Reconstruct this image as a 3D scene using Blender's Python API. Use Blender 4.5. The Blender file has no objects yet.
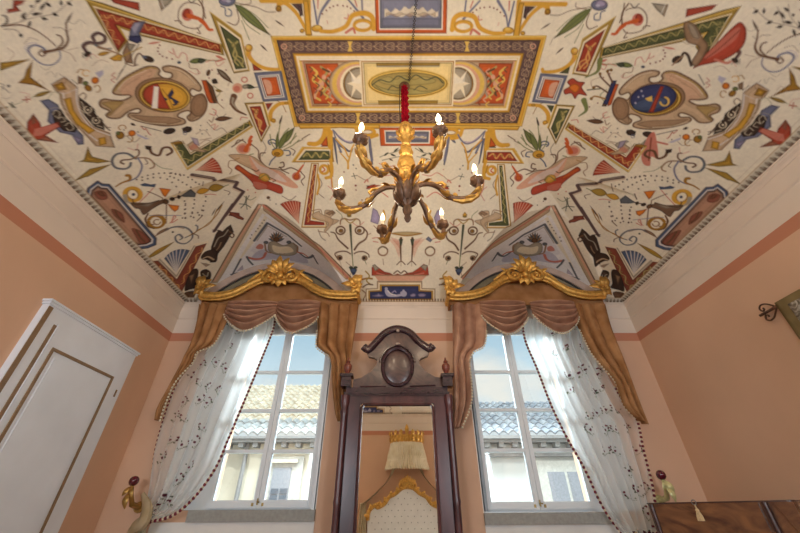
import bpy, bmesh, math, random
import numpy as np
from mathutils import Vector, Matrix
random.seed(7)
SC = bpy.context.scene
COL = SC.collection
PI = math.pi
# ------------------------------------------------------------------ camera
CZ = 1.15                                   # camera height
FPX, PITCH, YAW, ROLL = 351.956, math.radians(35.0226), math.radians(.8984), math.radians(-.3964)
_cp, _sp = math.cos(PITCH), math.sin(PITCH)
CF = Vector((math.sin(YAW)*_cp, math.cos(YAW)*_cp, _sp))
_r = Vector((math.cos(YAW), -math.sin(YAW), 0)); _u = _r.cross(CF)
CR = _r*math.cos(ROLL) + _u*math.sin(ROLL)
CU = -_r*math.sin(ROLL) + _u*math.cos(ROLL)
cam = bpy.data.cameras.new('camera'); camo = bpy.data.objects.new('camera', cam); COL.objects.link(camo)
cam.sensor_width = 36; cam.lens = FPX/800*36; cam.clip_start = .05; cam.clip_end = 300
mw = Matrix((CR, CU, -CF)).transposed().to_4x4(); mw.translation = (0, 0, CZ)
camo.matrix_world = mw
SC.camera = camo
# ------------------------------------------------------------------ view
vs = SC.view_settings
vs.view_transform = 'Standard'; vs.look = 'None'; vs.exposure = 0.18; vs.gamma = 1; vs.use_curve_mapping = False

def lin(c):
    if isinstance(c, str): c = [int(c[i:i+2], 16)/255 for i in (0, 2, 4)]
    return tuple(x/12.92 if x <= .04045 else ((x+.055)/1.055)**2.4 for x in c)
# ------------------------------------------------------------------ world sky
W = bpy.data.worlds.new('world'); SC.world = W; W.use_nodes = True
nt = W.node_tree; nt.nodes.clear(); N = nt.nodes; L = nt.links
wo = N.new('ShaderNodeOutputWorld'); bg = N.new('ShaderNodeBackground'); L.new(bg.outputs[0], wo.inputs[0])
tc = N.new('ShaderNodeTexCoord'); sx = N.new('ShaderNodeSeparateXYZ'); L.new(tc.outputs['Generated'], sx.inputs[0])
rp = N.new('ShaderNodeValToRGB'); L.new(sx.outputs[2], rp.inputs[0])
e = rp.color_ramp.elements
e[0].position = .0; e[0].color = (*lin('e2eaee'), 1); e[1].position = .45; e[1].color = (*lin('a6cae2'), 1)
for p, c in ((.2, 'dde9f0'), (.31, 'cbe1ee')):
    x = e.new(p); x.color = (*lin(c), 1)
ns = N.new('ShaderNodeTexNoise'); ns.inputs['Scale'].default_value = 2.6; ns.inputs['Detail'].default_value = 5
mp = N.new('ShaderNodeMapping'); mp.inputs['Scale'].default_value = (1, 1, 2.5); mp.inputs['Location'].default_value = (.35, .2, 0)
L.new(tc.outputs['Generated'], mp.inputs[0]); L.new(mp.outputs[0], ns.inputs['Vector'])
cr_ = N.new('ShaderNodeValToRGB'); cr_.color_ramp.elements[0].position = .47; cr_.color_ramp.elements[1].position = .62
L.new(ns.outputs[0], cr_.inputs[0])
mx = N.new('ShaderNodeMix'); mx.data_type = 'RGBA'
L.new(cr_.outputs[0], mx.inputs[0]); L.new(rp.outputs[0], mx.inputs[6]); mx.inputs[7].default_value = (*lin('f2efe9'), 1)
L.new(mx.outputs[2], bg.inputs[0])
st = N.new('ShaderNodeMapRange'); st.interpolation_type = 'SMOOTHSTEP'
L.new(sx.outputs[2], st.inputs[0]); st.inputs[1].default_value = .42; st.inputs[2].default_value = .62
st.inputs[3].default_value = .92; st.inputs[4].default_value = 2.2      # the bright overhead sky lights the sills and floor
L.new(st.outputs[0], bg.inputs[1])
# ------------------------------------------------------------------ sun and large lights
def light(name, kind, loc, energy, color, rot=None, size=None, size_y=None):
    l = bpy.data.lights.new(name, kind); l.energy = energy; l.color = color
    o = bpy.data.objects.new(name, l); COL.objects.link(o); o.location = loc
    if rot is not None: o.rotation_euler = rot
    if size:
        if kind == 'AREA': l.shape = 'RECTANGLE'; l.size = size; l.size_y = size_y or size
        elif kind == 'SUN': l.angle = size
        else: l.shadow_soft_size = size
    return o
light('sun', 'SUN', (0, -5, 20), 1.55, (1, .96, .90), (math.radians(48), 0, math.radians(-28)), math.radians(.6))
# unseen fill lamps added at the back wall, either side of the bed
light('fill_back_left', 'AREA', (-2.15, -3.2, 2.1), 105, (.80, .90, 1), (math.radians(97), 0, 0), 1.1, 1.9)
light('fill_back_right', 'AREA', (2.45, -3.2, 2.1), 105, (.80, .90, 1), (math.radians(97), 0, 0), 1.1, 1.9)
# lamp added above the view, standing in for sky light through the front windows
def aim(a, b): return (Vector(b)-Vector(a)).to_track_quat('-Z', 'Y').to_euler()
light('street_fill', 'AREA', (.1, 9.0, 6.5), 2700, (.80, .91, 1), aim((.1, 9.0, 6.5), (.1, 4.4, 2.2)), 7.0, 2.2)
BULB_W = 6.5
# ------------------------------------------------------------------ geometry of the picture rays
XL, XR, YF, YB = -3.0503, 3.3544, 4.5, -3.3
XC = (XL+XR)/2
def ray(px, py):
    px, py = float(px), float(py); return (px-400)/FPX*CR - (py-266.5)/FPX*CU + CF
def PY(px, py, Y=YF):
    d = ray(px, py); p = d*(Y/d.y); return Vector((p.x, p.y, p.z+CZ))
def PX(px, py, X):
    d = ray(px, py); p = d*(X/d.x); return Vector((p.x, p.y, p.z+CZ))
# ------------------------------------------------------------------ materials
MATS = {}
def mat(name, col, rough=.6, metal=0., var=.12, scale=18, bump=0., bscale=60, emit=0, coat=0, trans=0, spec=.5, col2=None):
    if name in MATS: return MATS[name]
    m = bpy.data.materials.new(name); m.use_nodes = True; t = m.node_tree
    b = t.nodes['Principled BSDF']
    b.inputs['Roughness'].default_value = rough; b.inputs['Metallic'].default_value = metal
    b.inputs['Specular IOR Level'].default_value = spec
    if coat: b.inputs['Coat Weight'].default_value = coat
    if trans: b.inputs['Transmission Weight'].default_value = trans
    c = lin(col)
    tc = t.nodes.new('ShaderNodeTexCoord')
    n = t.nodes.new('ShaderNodeTexNoise'); n.inputs['Scale'].default_value = scale; n.inputs['Detail'].default_value = 4
    t.links.new(tc.outputs['Object'], n.inputs['Vector'])
    r = t.nodes.new('ShaderNodeValToRGB'); t.links.new(n.outputs[0], r.inputs[0])
    r.color_ramp.elements[0].position = .3; r.color_ramp.elements[1].position = .7
    if col2:
        r.color_ramp.elements[0].color = (*lin(col2), 1); r.color_ramp.elements[1].color = (*c, 1)
    else:
        r.color_ramp.elements[0].color = (*[x*(1-var) for x in c], 1); r.color_ramp.elements[1].color = (*[min(1, x*(1+var)) for x in c], 1)
    t.links.new(r.outputs[0], b.inputs['Base Color'])
    if bump:
        n2 = t.nodes.new('ShaderNodeTexNoise'); n2.inputs['Scale'].default_value = bscale; n2.inputs['Detail'].default_value = 3
        t.links.new(tc.outputs['Object'], n2.inputs['Vector'])
        bp = t.nodes.new('ShaderNodeBump'); bp.inputs['Strength'].default_value = bump; bp.inputs['Distance'].default_value = .01
        t.links.new(n2.outputs[0], bp.inputs['Height']); t.links.new(bp.outputs[0], b.inputs['Normal'])
    if emit:
        b.inputs['Emission Color'].default_value = (*c, 1); b.inputs['Emission Strength'].default_value = emit
    MATS[name] = m; return m

def wood(name, c1, c2, rough=.3, scale=(3, 3, 12), dist=3.):
    if name in MATS: return MATS[name]
    m = bpy.data.materials.new(name); m.use_nodes = True; t = m.node_tree; b = t.nodes['Principled BSDF']
    tc = t.nodes.new('ShaderNodeTexCoord'); mp = t.nodes.new('ShaderNodeMapping'); mp.inputs['Scale'].default_value = scale
    t.links.new(tc.outputs['Object'], mp.inputs[0])
    n = t.nodes.new('ShaderNodeTexNoise'); n.inputs['Scale'].default_value = 1.6; n.inputs['Detail'].default_value = 7; n.inputs['Distortion'].default_value = dist
    t.links.new(mp.outputs[0], n.inputs['Vector'])
    r = t.nodes.new('ShaderNodeValToRGB'); r.color_ramp.elements[0].position = .32; r.color_ramp.elements[1].position = .68
    r.color_ramp.elements[0].color = (*lin(c1), 1); r.color_ramp.elements[1].color = (*lin(c2), 1)
    t.links.new(n.outputs[0], r.inputs[0]); t.links.new(r.outputs[0], b.inputs['Base Color'])
    b.inputs['Roughness'].default_value = rough; b.inputs['Coat Weight'].default_value = .25; b.inputs['Coat Roughness'].default_value = .15
    MATS[name] = m; return m

def fabric(name, col, col2, attr=False, alpha=1., transl=.35):
    """cloth that lets some light through; attr: colours (and sprigs) come from the mesh"""
    m = bpy.data.materials.new(name); m.use_nodes = True; t = m.node_tree; t.nodes.clear()
    o = t.nodes.new('ShaderNodeOutputMaterial')
    d = t.nodes.new('ShaderNodeBsdfDiffuse'); tr = t.nodes.new('ShaderNodeBsdfTranslucent'); mx = t.nodes.new('ShaderNodeMixShader')
    mx.inputs[0].default_value = transl
    t.links.new(d.outputs[0], mx.inputs[1]); t.links.new(tr.outputs[0], mx.inputs[2])
    last = mx
    if attr:
        a = t.nodes.new('ShaderNodeAttribute'); a.attribute_name = 'Col'
        t.links.new(a.outputs['Color'], d.inputs[0]); t.links.new(a.outputs['Color'], tr.inputs[0])
        tp = t.nodes.new('ShaderNodeBsdfTransparent'); m2 = t.nodes.new('ShaderNodeMixShader')
        t.links.new(a.outputs['Alpha'], m2.inputs[0]); t.links.new(tp.outputs[0], m2.inputs[1]); t.links.new(mx.outputs[0], m2.inputs[2])
        last = m2
    else:
        tc = t.nodes.new('ShaderNodeTexCoord'); n = t.nodes.new('ShaderNodeTexNoise'); n.inputs['Scale'].default_value = 6
        t.links.new(tc.outputs['Object'], n.inputs['Vector'])
        r = t.nodes.new('ShaderNodeValToRGB'); r.color_ramp.elements[0].color = (*lin(col2), 1); r.color_ramp.elements[1].color = (*lin(col), 1)
        r.color_ramp.elements[0].position = .3; r.color_ramp.elements[1].position = .7
        t.links.new(n.outputs[0], r.inputs[0]); t.links.new(r.outputs[0], d.inputs[0]); t.links.new(r.outputs[0], tr.inputs[0])
        g = t.nodes.new('ShaderNodeBsdfGlossy'); g.inputs['Roughness'].default_value = .45; g.inputs[0].default_value = (*lin(col), 1)
        m2 = t.nodes.new('ShaderNodeMixShader'); m2.inputs[0].default_value = .12
        t.links.new(mx.outputs[0], m2.inputs[1]); t.links.new(g.outputs[0], m2.inputs[2]); last = m2
    t.links.new(last.outputs[0], o.inputs[0]); MATS[name] = m; return m

def glass(name):
    m = bpy.data.materials.new(name); m.use_nodes = True; t = m.node_tree; t.nodes.clear()
    o = t.nodes.new('ShaderNodeOutputMaterial'); tp = t.nodes.new('ShaderNodeBsdfTransparent'); g = t.nodes.new('ShaderNodeBsdfGlossy')
    tp.inputs[0].default_value = (.96, .985, .98, 1); g.inputs['Roughness'].default_value = .03
    f = t.nodes.new('ShaderNodeFresnel'); f.inputs[0].default_value = 1.45
    mx = t.nodes.new('ShaderNodeMixShader'); t.links.new(f.outputs[0], mx.inputs[0]); t.links.new(tp.outputs[0], mx.inputs[1]); t.links.new(g.outputs[0], mx.inputs[2])
    t.links.new(mx.outputs[0], o.inputs[0]); return m
M_GLASS = glass('window_glass')

def wallmat():
    """peach distemper, coral painted band and cream frieze, by height"""
    m = bpy.data.materials.new('painted_wall'); m.use_nodes = True; t = m.node_tree; b = t.nodes['Principled BSDF']; b.inputs['Roughness'].default_value = .85
    b.inputs['Specular IOR Level'].default_value = .2
    g = t.nodes.new('ShaderNodeNewGeometry'); s = t.nodes.new('ShaderNodeSeparateXYZ'); t.links.new(g.outputs['Position'], s.inputs[0])
    dv = t.nodes.new('ShaderNodeMath'); dv.operation = 'DIVIDE'; dv.inputs[1].default_value = 5; t.links.new(s.outputs[2], dv.inputs[0])
    r = t.nodes.new('ShaderNodeValToRGB'); r.color_ramp.interpolation = 'CONSTANT'; t.links.new(dv.outputs[0], r.inputs[0])
    e = r.color_ramp.elements; e[0].color = (*lin('d9b295'), 1); e[1].position = (1.9124+CZ)/5; e[1].color = (*lin('c4866a'), 1)
    x = e.new((2.0152+CZ)/5); x.color = (*lin('e3d3c3'), 1)
    n = t.nodes.new('ShaderNodeTexNoise'); n.inputs['Scale'].default_value = 1.3; n.inputs['Detail'].default_value = 6
    tc = t.nodes.new('ShaderNodeTexCoord'); t.links.new(tc.outputs['Object'], n.inputs['Vector'])
    mr = t.nodes.new('ShaderNodeMapRange'); mr.inputs[3].default_value = .86; mr.inputs[4].default_value = 1.1; t.links.new(n.outputs[0], mr.inputs[0])
    mu = t.nodes.new('ShaderNodeMix'); mu.data_type = 'RGBA'; mu.blend_type = 'MULTIPLY'; mu.inputs[0].default_value = 1
    t.links.new(r.outputs[0], mu.inputs[6]); t.links.new(mr.outputs[0], mu.inputs[7]); t.links.new(mu.outputs[2], b.inputs['Base Color'])
    n2 = t.nodes.new('ShaderNodeTexNoise'); n2.inputs['Scale'].default_value = 40; t.links.new(tc.outputs['Object'], n2.inputs['Vector'])
    bp = t.nodes.new('ShaderNodeBump'); bp.inputs['Strength'].default_value = .08; bp.inputs['Distance'].default_value = .01
    t.links.new(n2.outputs[0], bp.inputs['Height']); t.links.new(bp.outputs[0], b.inputs['Normal'])
    return m
M_WALL = wallmat()
M_GOLD = mat('gilding', 'd0a050', .44, .65, .25, 30, .35, 45)
M_GOLDD = mat('dark_gilding', 'b88a44', .46, .6, .3, 25, .4, 50)
M_WHITE = mat('white_paint', 'e6e6e2', .45, 0, .03, 4)
M_CREAM = mat('cream_plaster', 'e2d1c0', .8, 0, .06, 5)
M_STONE = mat('grey_stone', '9a9a94', .7, 0, .12, 30, .2)
# ------------------------------------------------------------------ mesh builder
class MB:
    def __init__(s): s.v = []; s.f = []; s.m = []; s.k = 0
    def add(s, vs, fs):
        o = len(s.v); s.v += [tuple(v) for v in vs]; s.f += [tuple(i+o for i in f) for f in fs]; s.m += [s.k]*len(fs); return s
    def box(s, a, b):
        x0, x1 = sorted((a[0], b[0])); y0, y1 = sorted((a[1], b[1])); z0, z1 = sorted((a[2], b[2]))
        return s.add([(x0,y0,z0),(x1,y0,z0),(x1,y1,z0),(x0,y1,z0),(x0,y0,z1),(x1,y0,z1),(x1,y1,z1),(x0,y1,z1)],
              [(0,3,2,1),(4,5,6,7),(0,1,5,4),(1,2,6,5),(2,3,7,6),(3,0,4,7)])
    def tube(s, pts, rad, n=8, flat=1., cap=True):
        pts = [Vector(p) for p in pts]
        if not hasattr(rad, '__len__'): rad = [rad]*len(pts)
        rad = np.interp(np.linspace(0, 1, len(pts)), np.linspace(0, 1, len(rad)), rad)
        t0 = (pts[1]-pts[0]).normalized(); a = Vector((0, 0, 1)) if abs(t0.z) < .9 else Vector((0, 1, 0))
        nn = t0.cross(a).normalized(); vs = []; fs = []
        for i, p in enumerate(pts):
            t = (pts[min(i+1, len(pts)-1)]-pts[max(i-1, 0)])
            t = t.normalized() if t.length > 1e-9 else t0
            nn = (nn - t*nn.dot(t)); nn = nn.normalized() if nn.length > 1e-6 else t.orthogonal().normalized()
            bb = t.cross(nn)
            for j in range(n):
                q = 2*PI*j/n; vs.append(p + nn*(rad[i]*math.cos(q)) + bb*(rad[i]*flat*math.sin(q)))
        for i in range(len(pts)-1):
            for j in range(n):
                k = (j+1) % n; fs.append((i*n+j, i*n+k, (i+1)*n+k, (i+1)*n+j))
        if cap: fs.append(tuple(range(n))[::-1]); fs.append(tuple((len(pts)-1)*n+j for j in range(n)))
        return s.add(vs, fs)
    def lathe(s, prof, c=(0, 0), n=16, ribs=0, amp=0., zs=1):
        vs = []; fs = []
        for r, z in prof:
            for j in range(n):
                q = 2*PI*j/n; rr = r*(1+amp*math.cos(ribs*q)) if ribs else r
                vs.append((c[0]+rr*math.cos(q), c[1]+rr*math.sin(q), z*zs))
        for i in range(len(prof)-1):
            for j in range(n):
                k = (j+1) % n; fs.append((i*n+j, i*n+k, (i+1)*n+k, (i+1)*n+j))
        fs.append(tuple(range(n))[::-1]); fs.append(tuple((len(prof)-1)*n+j for j in range(n)))
        return s.add(vs, fs)
    def ball(s, c, r, n=10, sc=(1, 1, 1), rot=None):
        vs = []; fs = []; m = max(4, n//2)
        for i in range(m+1):
            a = PI*i/m
            for j in range(n):
                q = 2*PI*j/n; v = Vector((math.sin(a)*math.cos(q)*sc[0], math.sin(a)*math.sin(q)*sc[1], math.cos(a)*sc[2]))*r
                if rot: v = rot @ v
                vs.append(v+Vector(c))
        for i in range(m):
            for j in range(n):
                k = (j+1) % n; fs.append((i*n+j, (i+1)*n+j, (i+1)*n+k, i*n+k))
        return s.add(vs, fs)
    def prism(s, poly, y0, y1):
        """outline in (x, z), thickness from y0 to y1"""
        a = sum(p[0]*q[1]-q[0]*p[1] for p, q in zip(poly, poly[1:]+poly[:1]))
        if a < 0: poly = poly[::-1]
        n = len(poly); y0, y1 = min(y0, y1), max(y0, y1)
        vs = [(p[0], y0, p[1]) for p in poly]+[(p[0], y1, p[1]) for p in poly]
        fs = [tuple(range(n)), tuple(range(2*n-1, n-1, -1))]+[(i, i+n, (i+1) % n+n, (i+1) % n) for i in range(n)]
        return s.add(vs, fs)
    def grid(s, fn, nu, nv, close=False):
        vs = [fn(i/nu, j/nv) for j in range(nv+1) for i in range(nu+1)]
        fs = [(j*(nu+1)+i, j*(nu+1)+i+1, (j+1)*(nu+1)+i+1, (j+1)*(nu+1)+i) for j in range(nv) for i in range(nu)]
        return s.add(vs, fs)
    def leaf(s, base, tip, up, w, curl=.25, th=.3):
        """a plump curled leaf (acanthus lobe)"""
        base, tip, up = Vector(base), Vector(tip), Vector(up).normalized()
        d = tip-base; l = d.length; side = d.cross(up).normalized(); pts = []; rr = []
        for i in range(7):
            t = i/6; pts.append(base+d*t+up*(math.sin(t*PI)*curl*l)+up*(max(0, t-.75)*curl*l*1.2)); rr.append(max(.06, math.sin(PI*min(1, t*.82+.14)))*w)
        n = 8; vs = []; fs = []
        for p, r in zip(pts, rr):
            for j in range(n):
                q = 2*PI*j/n; vs.append(p+side*(r*math.cos(q))+up*(r*th*math.sin(q)))
        for i in range(6):
            for j in range(n):
                k = (j+1) % n; fs.append((i*n+j, i*n+k, (i+1)*n+k, (i+1)*n+j))
        fs.append(tuple(range(n))[::-1]); fs.append(tuple(6*n+j for j in range(n)))
        return s.add(vs, fs)
def wloc(p):
    v = Vector((0, 0, 0))
    while p is not None: v += Vector(p.location); p = p.parent
    return v
def obj(name, mb, mats, parent=None, smooth=True, local=False, sharp=40):
    me = bpy.data.meshes.new(name); me.from_pydata(mb.v, [], mb.f)
    for m in (mats if isinstance(mats, (list, tuple)) else [mats]): me.materials.append(m)
    if any(mb.m): me.polygons.foreach_set('material_index', mb.m)
    bm = bmesh.new(); bm.from_mesh(me); bmesh.ops.recalc_face_normals(bm, faces=bm.faces); bm.to_mesh(me); bm.free()
    if smooth:
        me.polygons.foreach_set('use_smooth', [True]*len(me.polygons))
        me.set_sharp_from_angle(angle=math.radians(sharp))
    me.update()
    o = bpy.data.objects.new(name, me); COL.objects.link(o)
    if parent is not None:
        o.parent = parent
        if not local: o.location = -wloc(parent)
    return o
def tag(o, label=None, cat=None, group=None, kind=None):
    for k, v in (('label', label), ('category', cat), ('group', group), ('kind', kind)):
        if v: o[k] = v
    return o
def thing(name, loc, label, cat, group=None):
    o = bpy.data.objects.new(name, None); COL.objects.link(o); o.location = loc; o.empty_display_size = .1
    return tag(o, label, cat, group)
def struct(name, mb, mats, parent=None, smooth=False):
    o = obj(name, mb, mats, parent, smooth)
    if parent is None: o['kind'] = 'structure'
    return o
def crom(p, n=6, closed=False):
    p = [np.array(q, float) for q in p]
    if len(p) < 3: return [p[0]+(p[1]-p[0])*t for t in np.linspace(0, 1, n+1)]
    k = len(p); out = []
    for i in range(k if closed else k-1):
        a = p[(i-1) % k] if closed or i > 0 else 2*p[0]-p[1]
        b = p[i]; c = p[(i+1) % k]; d = p[(i+2) % k] if closed or i+2 < k else 2*p[-1]-p[-2]
        for j in range(n):
            t = j/n; out.append(.5*((2*b)+(c-a)*t+(2*a-5*b+4*c-d)*t*t+(3*b-a-3*c+d)*t**3))
    if not closed: out.append(p[-1])
    return out
def spiral(c, r0, r1, a0, turns, n=40, y=0., k=1.):
    """flat scroll in the x-z plane round (c.x, c.z)"""
    return [(c[0]+(r0+(r1-r0)*t)*math.cos(a0+turns*2*PI*t), y+.0, c[1]+k*(r0+(r1-r0)*t)*math.sin(a0+turns*2*PI*t)) for t in np.linspace(0, 1, n)]
# ================================================================== THE SETTING
# ------------------------------------------------------------------ the vaulted, painted ceiling
ZS, RISE, LV = 2.4912, 1.05, 2.4
CELLS = [(-1.75, 1.12), (1.95, 1.14)]       # the two pointed vault cells over the windows
def cellz(x, d):
    out = None
    for xc, w in CELLS:
        u = np.abs((x-xc)/w); z = ZS+.06+(.64+.06*d)*(1-u**2.2); z = np.where((u < 1) & (d < 1.7), z, -9)
        out = z if out is None else np.maximum(out, z)
    return out
def vz(x, y):
    d = np.minimum(np.minimum(x-XL, XR-x), np.minimum(YF-y, y-YB))
    q = np.clip(1-np.clip(d, 0, LV)/LV, 0, 1)
    return np.maximum(ZS+RISE*(1-q*q), cellz(x, YF-y))
def hit(px):
    """picture points -> (x, y) on the vault"""
    px = np.asarray(px, float).reshape(-1, 2)
    cr, cu, cf = (np.array(v) for v in (CR, CU, CF))
    d = ((px[:, :1]-400)/FPX)*cr - ((px[:, 1:]-266.5)/FPX)*cu + cf
    d = d/np.linalg.norm(d, axis=1, keepdims=True)
    ts = np.arange(.5, 9, .03); lo = np.full(len(px), .5); hi = np.full(len(px), 9.); done = np.zeros(len(px), bool)
    for t in ts:
        p = d*t; over = (p[:, 2] > vz(p[:, 0], p[:, 1])) & ~done
        hi[over] = t; lo[over] = t-.03; done |= over
    for _ in range(12):
        m = (lo+hi)/2; p = d*m[:, None]; o = p[:, 2] > vz(p[:, 0], p[:, 1]); hi = np.where(o, m, hi); lo = np.where(o, lo, m)
    return (d*hi[:, None])[:, :2]
PAL = dict(P='ebe2cd', OC='d6a440', OD='a3762c', OL='a88a3e', RD='b04a36', RO='c9602f', OR='e0812e', BR='6b4c36', DB='43342c', PB='5f4a49', BB='7f8196', OY='ab985c', GC='e6cf92', BG='74778f', NV='3a3f66',
   GR='77804c', GD='4c5240', PK='d9a78c', RP='c97a68', CR='f0e3c6', GY='a69c8a', SL='64686e', WH='f2ece0', BE='c4a888', BD='9a7a5e', LI='a69ab8', PL='b9b6c8', GL='e0bd62',
   R1='9e3f2f', G1='555a3a', RN='d8a060', GN='b0a468', MB='8a4a3a', SB='50607c', LB='dcd6d0', LC='eeecec', BW='b58a70')
SWAP = dict(R1='G1', G1='R1', RN='GN', GN='RN')
PRIMS = []; ZO = [0, 0, 1, True]
def Z(ox, oy, s=7.2, mir=True): ZO[:] = [ox, oy, s, mir]
def _p(pts):
    if isinstance(pts, str): pts = [[float(a) for a in q.split(',')] for q in pts.split()]
    return np.array(pts, float).reshape(-1, 2)/ZO[2]+np.array(ZO[:2])
def F(c, pts, a=1., sm=0):
    p = _p(pts)
    if sm: p = np.array(crom(p, 5, True))
    else:                                      # keep straight picture edges straight on the curved vault
        q = []
        for i in range(len(p)):
            b = p[(i+1) % len(p)]; n = max(1, int(np.linalg.norm(b-p[i])/6)); q += [p[i]+(b-p[i])*k/n for k in range(n)]
        p = np.array(q)
    PRIMS.append(('F', c, p, 0, ZO[3], a))
def S(c, w, pts, a=1., sm=1, closed=False):
    p = _p(pts)
    if sm: p = np.array(crom(p, 6, closed)); p = np.vstack([p, p[:1]]) if closed else p
    else:
        if closed: p = np.vstack([p, p[:1]])
        q = []
        for i in range(len(p)-1):
            n = max(1, int(np.linalg.norm(p[i+1]-p[i])/6)); q += [p[i]+(p[i+1]-p[i])*k/n for k in range(n)]
        p = np.array(q+[p[-1]])
    PRIMS.append(('S', c, p, (w if hasattr(w, '__len__') else (w, w)), ZO[3], a, ZO[2]))
def E(c, x, y, rx, ry, rot=0, a=1.):
    q = np.linspace(0, 2*PI, 28, endpoint=False); r = math.radians(rot)
    F(c, np.stack([x+rx*np.cos(q)*math.cos(r)-ry*np.sin(q)*math.sin(r), y+rx*np.cos(q)*math.sin(r)+ry*np.sin(q)*math.cos(r)], 1), a)
def RG(c, x, y, rx, ry, w, rot=0, a0=0, a1=360):
    q = np.radians(np.linspace(a0, a1, 26)); r = math.radians(rot)
    S(c, w, np.stack([x+rx*np.cos(q)*math.cos(r)-ry*np.sin(q)*math.sin(r), y+rx*np.cos(q)*math.sin(r)+ry*np.sin(q)*math.cos(r)], 1), sm=0)
def LF(c, x0, y0, x1, y1, w):
    t = np.linspace(0, 1, 9); n = np.array([-(y1-y0), x1-x0])/math.hypot(x1-x0, y1-y0); b = np.array([x0, y0])+t[:, None]*np.array([x1-x0, y1-y0])
    h = (np.sin(PI*t**.8)*w/2)[:, None]*n; F(c, np.vstack([b+h, (b-h)[::-1][1:-1]]))
def D(c, r, pts):
    for x, y in (_p(pts)-np.array(ZO[:2]))*ZO[2]: E(c, x, y, r, r)
def VINE(c, w, x0, y0, x1, y1, amp, n):
    t = np.linspace(0, 1, n*8+1); d = np.array([x1-x0, y1-y0]); nn = np.array([-d[1], d[0]])/np.linalg.norm(d)
    S(c, w, np.array([x0, y0])+t[:, None]*d+np.sin(t*n*PI)[:, None]*amp*nn, sm=0)
    for k in range(n):
        q = np.array([x0, y0])+d*(k+.5)/n-nn*amp*.35*(1 if k % 2 == 0 else -1); E(c, q[0], q[1], w*.9, w*.9)
def FAN(c, c2, ax, ay, x0, y0, x1, y1, n=6):
    a0, a1 = math.atan2(y0-ay, x0-ax), math.atan2(y1-ay, x1-ax); r0, r1 = math.hypot(x0-ax, y0-ay), math.hypot(x1-ax, y1-ay)
    f = lambda t: (ax+(r0+(r1-r0)*t)*math.cos(a0+(a1-a0)*t), ay+(r0+(r1-r0)*t)*math.sin(a0+(a1-a0)*t))
    F(c, [(ax, ay)]+[f(t) for t in np.linspace(0, 1, 9)])
    for k in range(1, n): S(c2, .6*ZO[2], [(ax, ay), f(k/n)], sm=0)

# ---- crop (0,0)
Z(0, 0)
F('RD', '95,0 185,0 160,30 120,45 150,80 55,95 50,65 90,60')
S('BR', 5, '40,185 150,155 260,120 350,110 420,80 515,0'); S('BR', 4, '150,155 200,110 250,50 265,-30'); S('BR', 4, '290,118 310,60 345,-10')
for x, y, q, w in ((235,150,200,205),(240,105,300,95),(300,70,330,20),(250,50,215,40),(390,95,420,115),(310,130,345,140),(455,40,440,0),(165,125,190,90),(345,20,370,50),(495,15,520,40),(270,20,300,-10),(200,140,160,115)):
    LF('DB', x-14, y, q, w, 22)
S('BR', (12, 6), '30,185 150,180 250,215 340,275 400,330'); S('BR', 6, '30,210 110,215 150,250'); E('DB', 150, 255, 13, 12)
S('DB', 10, '10,190 50,160 45,120 22,112')
S('BG', (6, 15), '430,365 432,420 380,465 300,460 225,400 205,350 250,325 310,345 325,378'); S('LI', 4, '190,370 180,340 215,310 260,310')
S('BR', 9, '330,385 305,405 280,385 300,360')
S('BR', (20, 7), '320,375 400,360 460,340 490,290 480,230 475,165'); LF('BR', 472, 175, 522, 88, 18); S('BR', 5, '480,230 440,200 385,200'); S('BR', 10, '400,360 450,310 440,265 412,252')
S('BD', 5, '440,360 510,390 545,440'); S('BD', 3, '450,360 520,355 560,345'); S('BR', 3, '485,230 510,210')
F('OL', '0,450 225,425 130,465 0,512'); F('OC', '20,455 200,430 80,475 0,490', .7)
F('OD', '235,435 222,555 245,574 356,654 245,614 128,597 172,560 190,500')
F('OC', '225,470 205,560 150,590 185,545', .8)
S('PB', 20, '620,370 600,330 640,305 700,312 750,298 752,262 705,238 668,262 680,295'); S('BR', 6, '605,340 640,318 710,325 755,300 760,255'); E('DB', 630, 390, 28, 18, -20); S('DB', 5, '595,380 600,415 640,405 655,420')
S('SL', (16, 8), '690,325 740,350 800,350'); LF('OC', 700, 395, 800, 375, 30)
# ---- the long L-shaped panels with scrollwork (near corners)
Z(100, 0)
F('OL', '-115,-15 20,20 880,316 895,400 300,262 200,300 130,390'); F('P', '150,205 300,258 205,300')
S('GL', 6, '-100,0 870,322', sm=0)
F('R1', '-32,60 862,318 872,378 300,238 118,182 188,288 128,368')
S('CR', 6, '-45,48 862,312', sm=0); S('CR', 5, '-40,50 126,372', sm=0); S('CR', 5, '300,243 870,383', sm=0); S('GL', 6, '132,190 192,288', sm=0)
VINE('RN', 6, 30, 110, 850, 345, 16, 22); VINE('RN', 6, 10, 110, 135, 320, 16, 6)
ZO[3] = False
F('BG', '215,220 245,160 330,150 285,240 300,290 265,310 205,290'); F('NV', '207,258 292,255 302,300 268,315 208,288'); F('PL', '225,200 255,165 290,165 250,240', .6)
F('BD', '160,380 200,285 225,380 240,460 180,450'); F('GY', '195,310 260,320 225,370 200,350'); F('OC', '65,420 130,385 170,400 155,440 100,440')
S('OL', 7, '130,420 300,340'); S('DB', 5, '140,530 190,460 280,320'); S('BR', 6, '180,455 235,475 270,465'); S('BD', (16, 8), '-10,340 60,360 150,395')
S('BR', 9, '250,470 255,420 280,385 310,405'); E('DB', 350, 425, 42, 22, 20); E('BG', 320, 410, 20, 10, 20)
ZO[3] = True
F('RD', '60,-20 280,18 287,80 100,22'); S('MB', 4, '80,-5 285,50', sm=0); S('MB', 4, '90,-15 285,30', sm=0)
F('GY', '415,-10 440,80 500,30 540,-20'); S('BD', 5, '425,-10 445,70', sm=0); S('WH', 4, '440,-10 462,55', sm=0)
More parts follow.
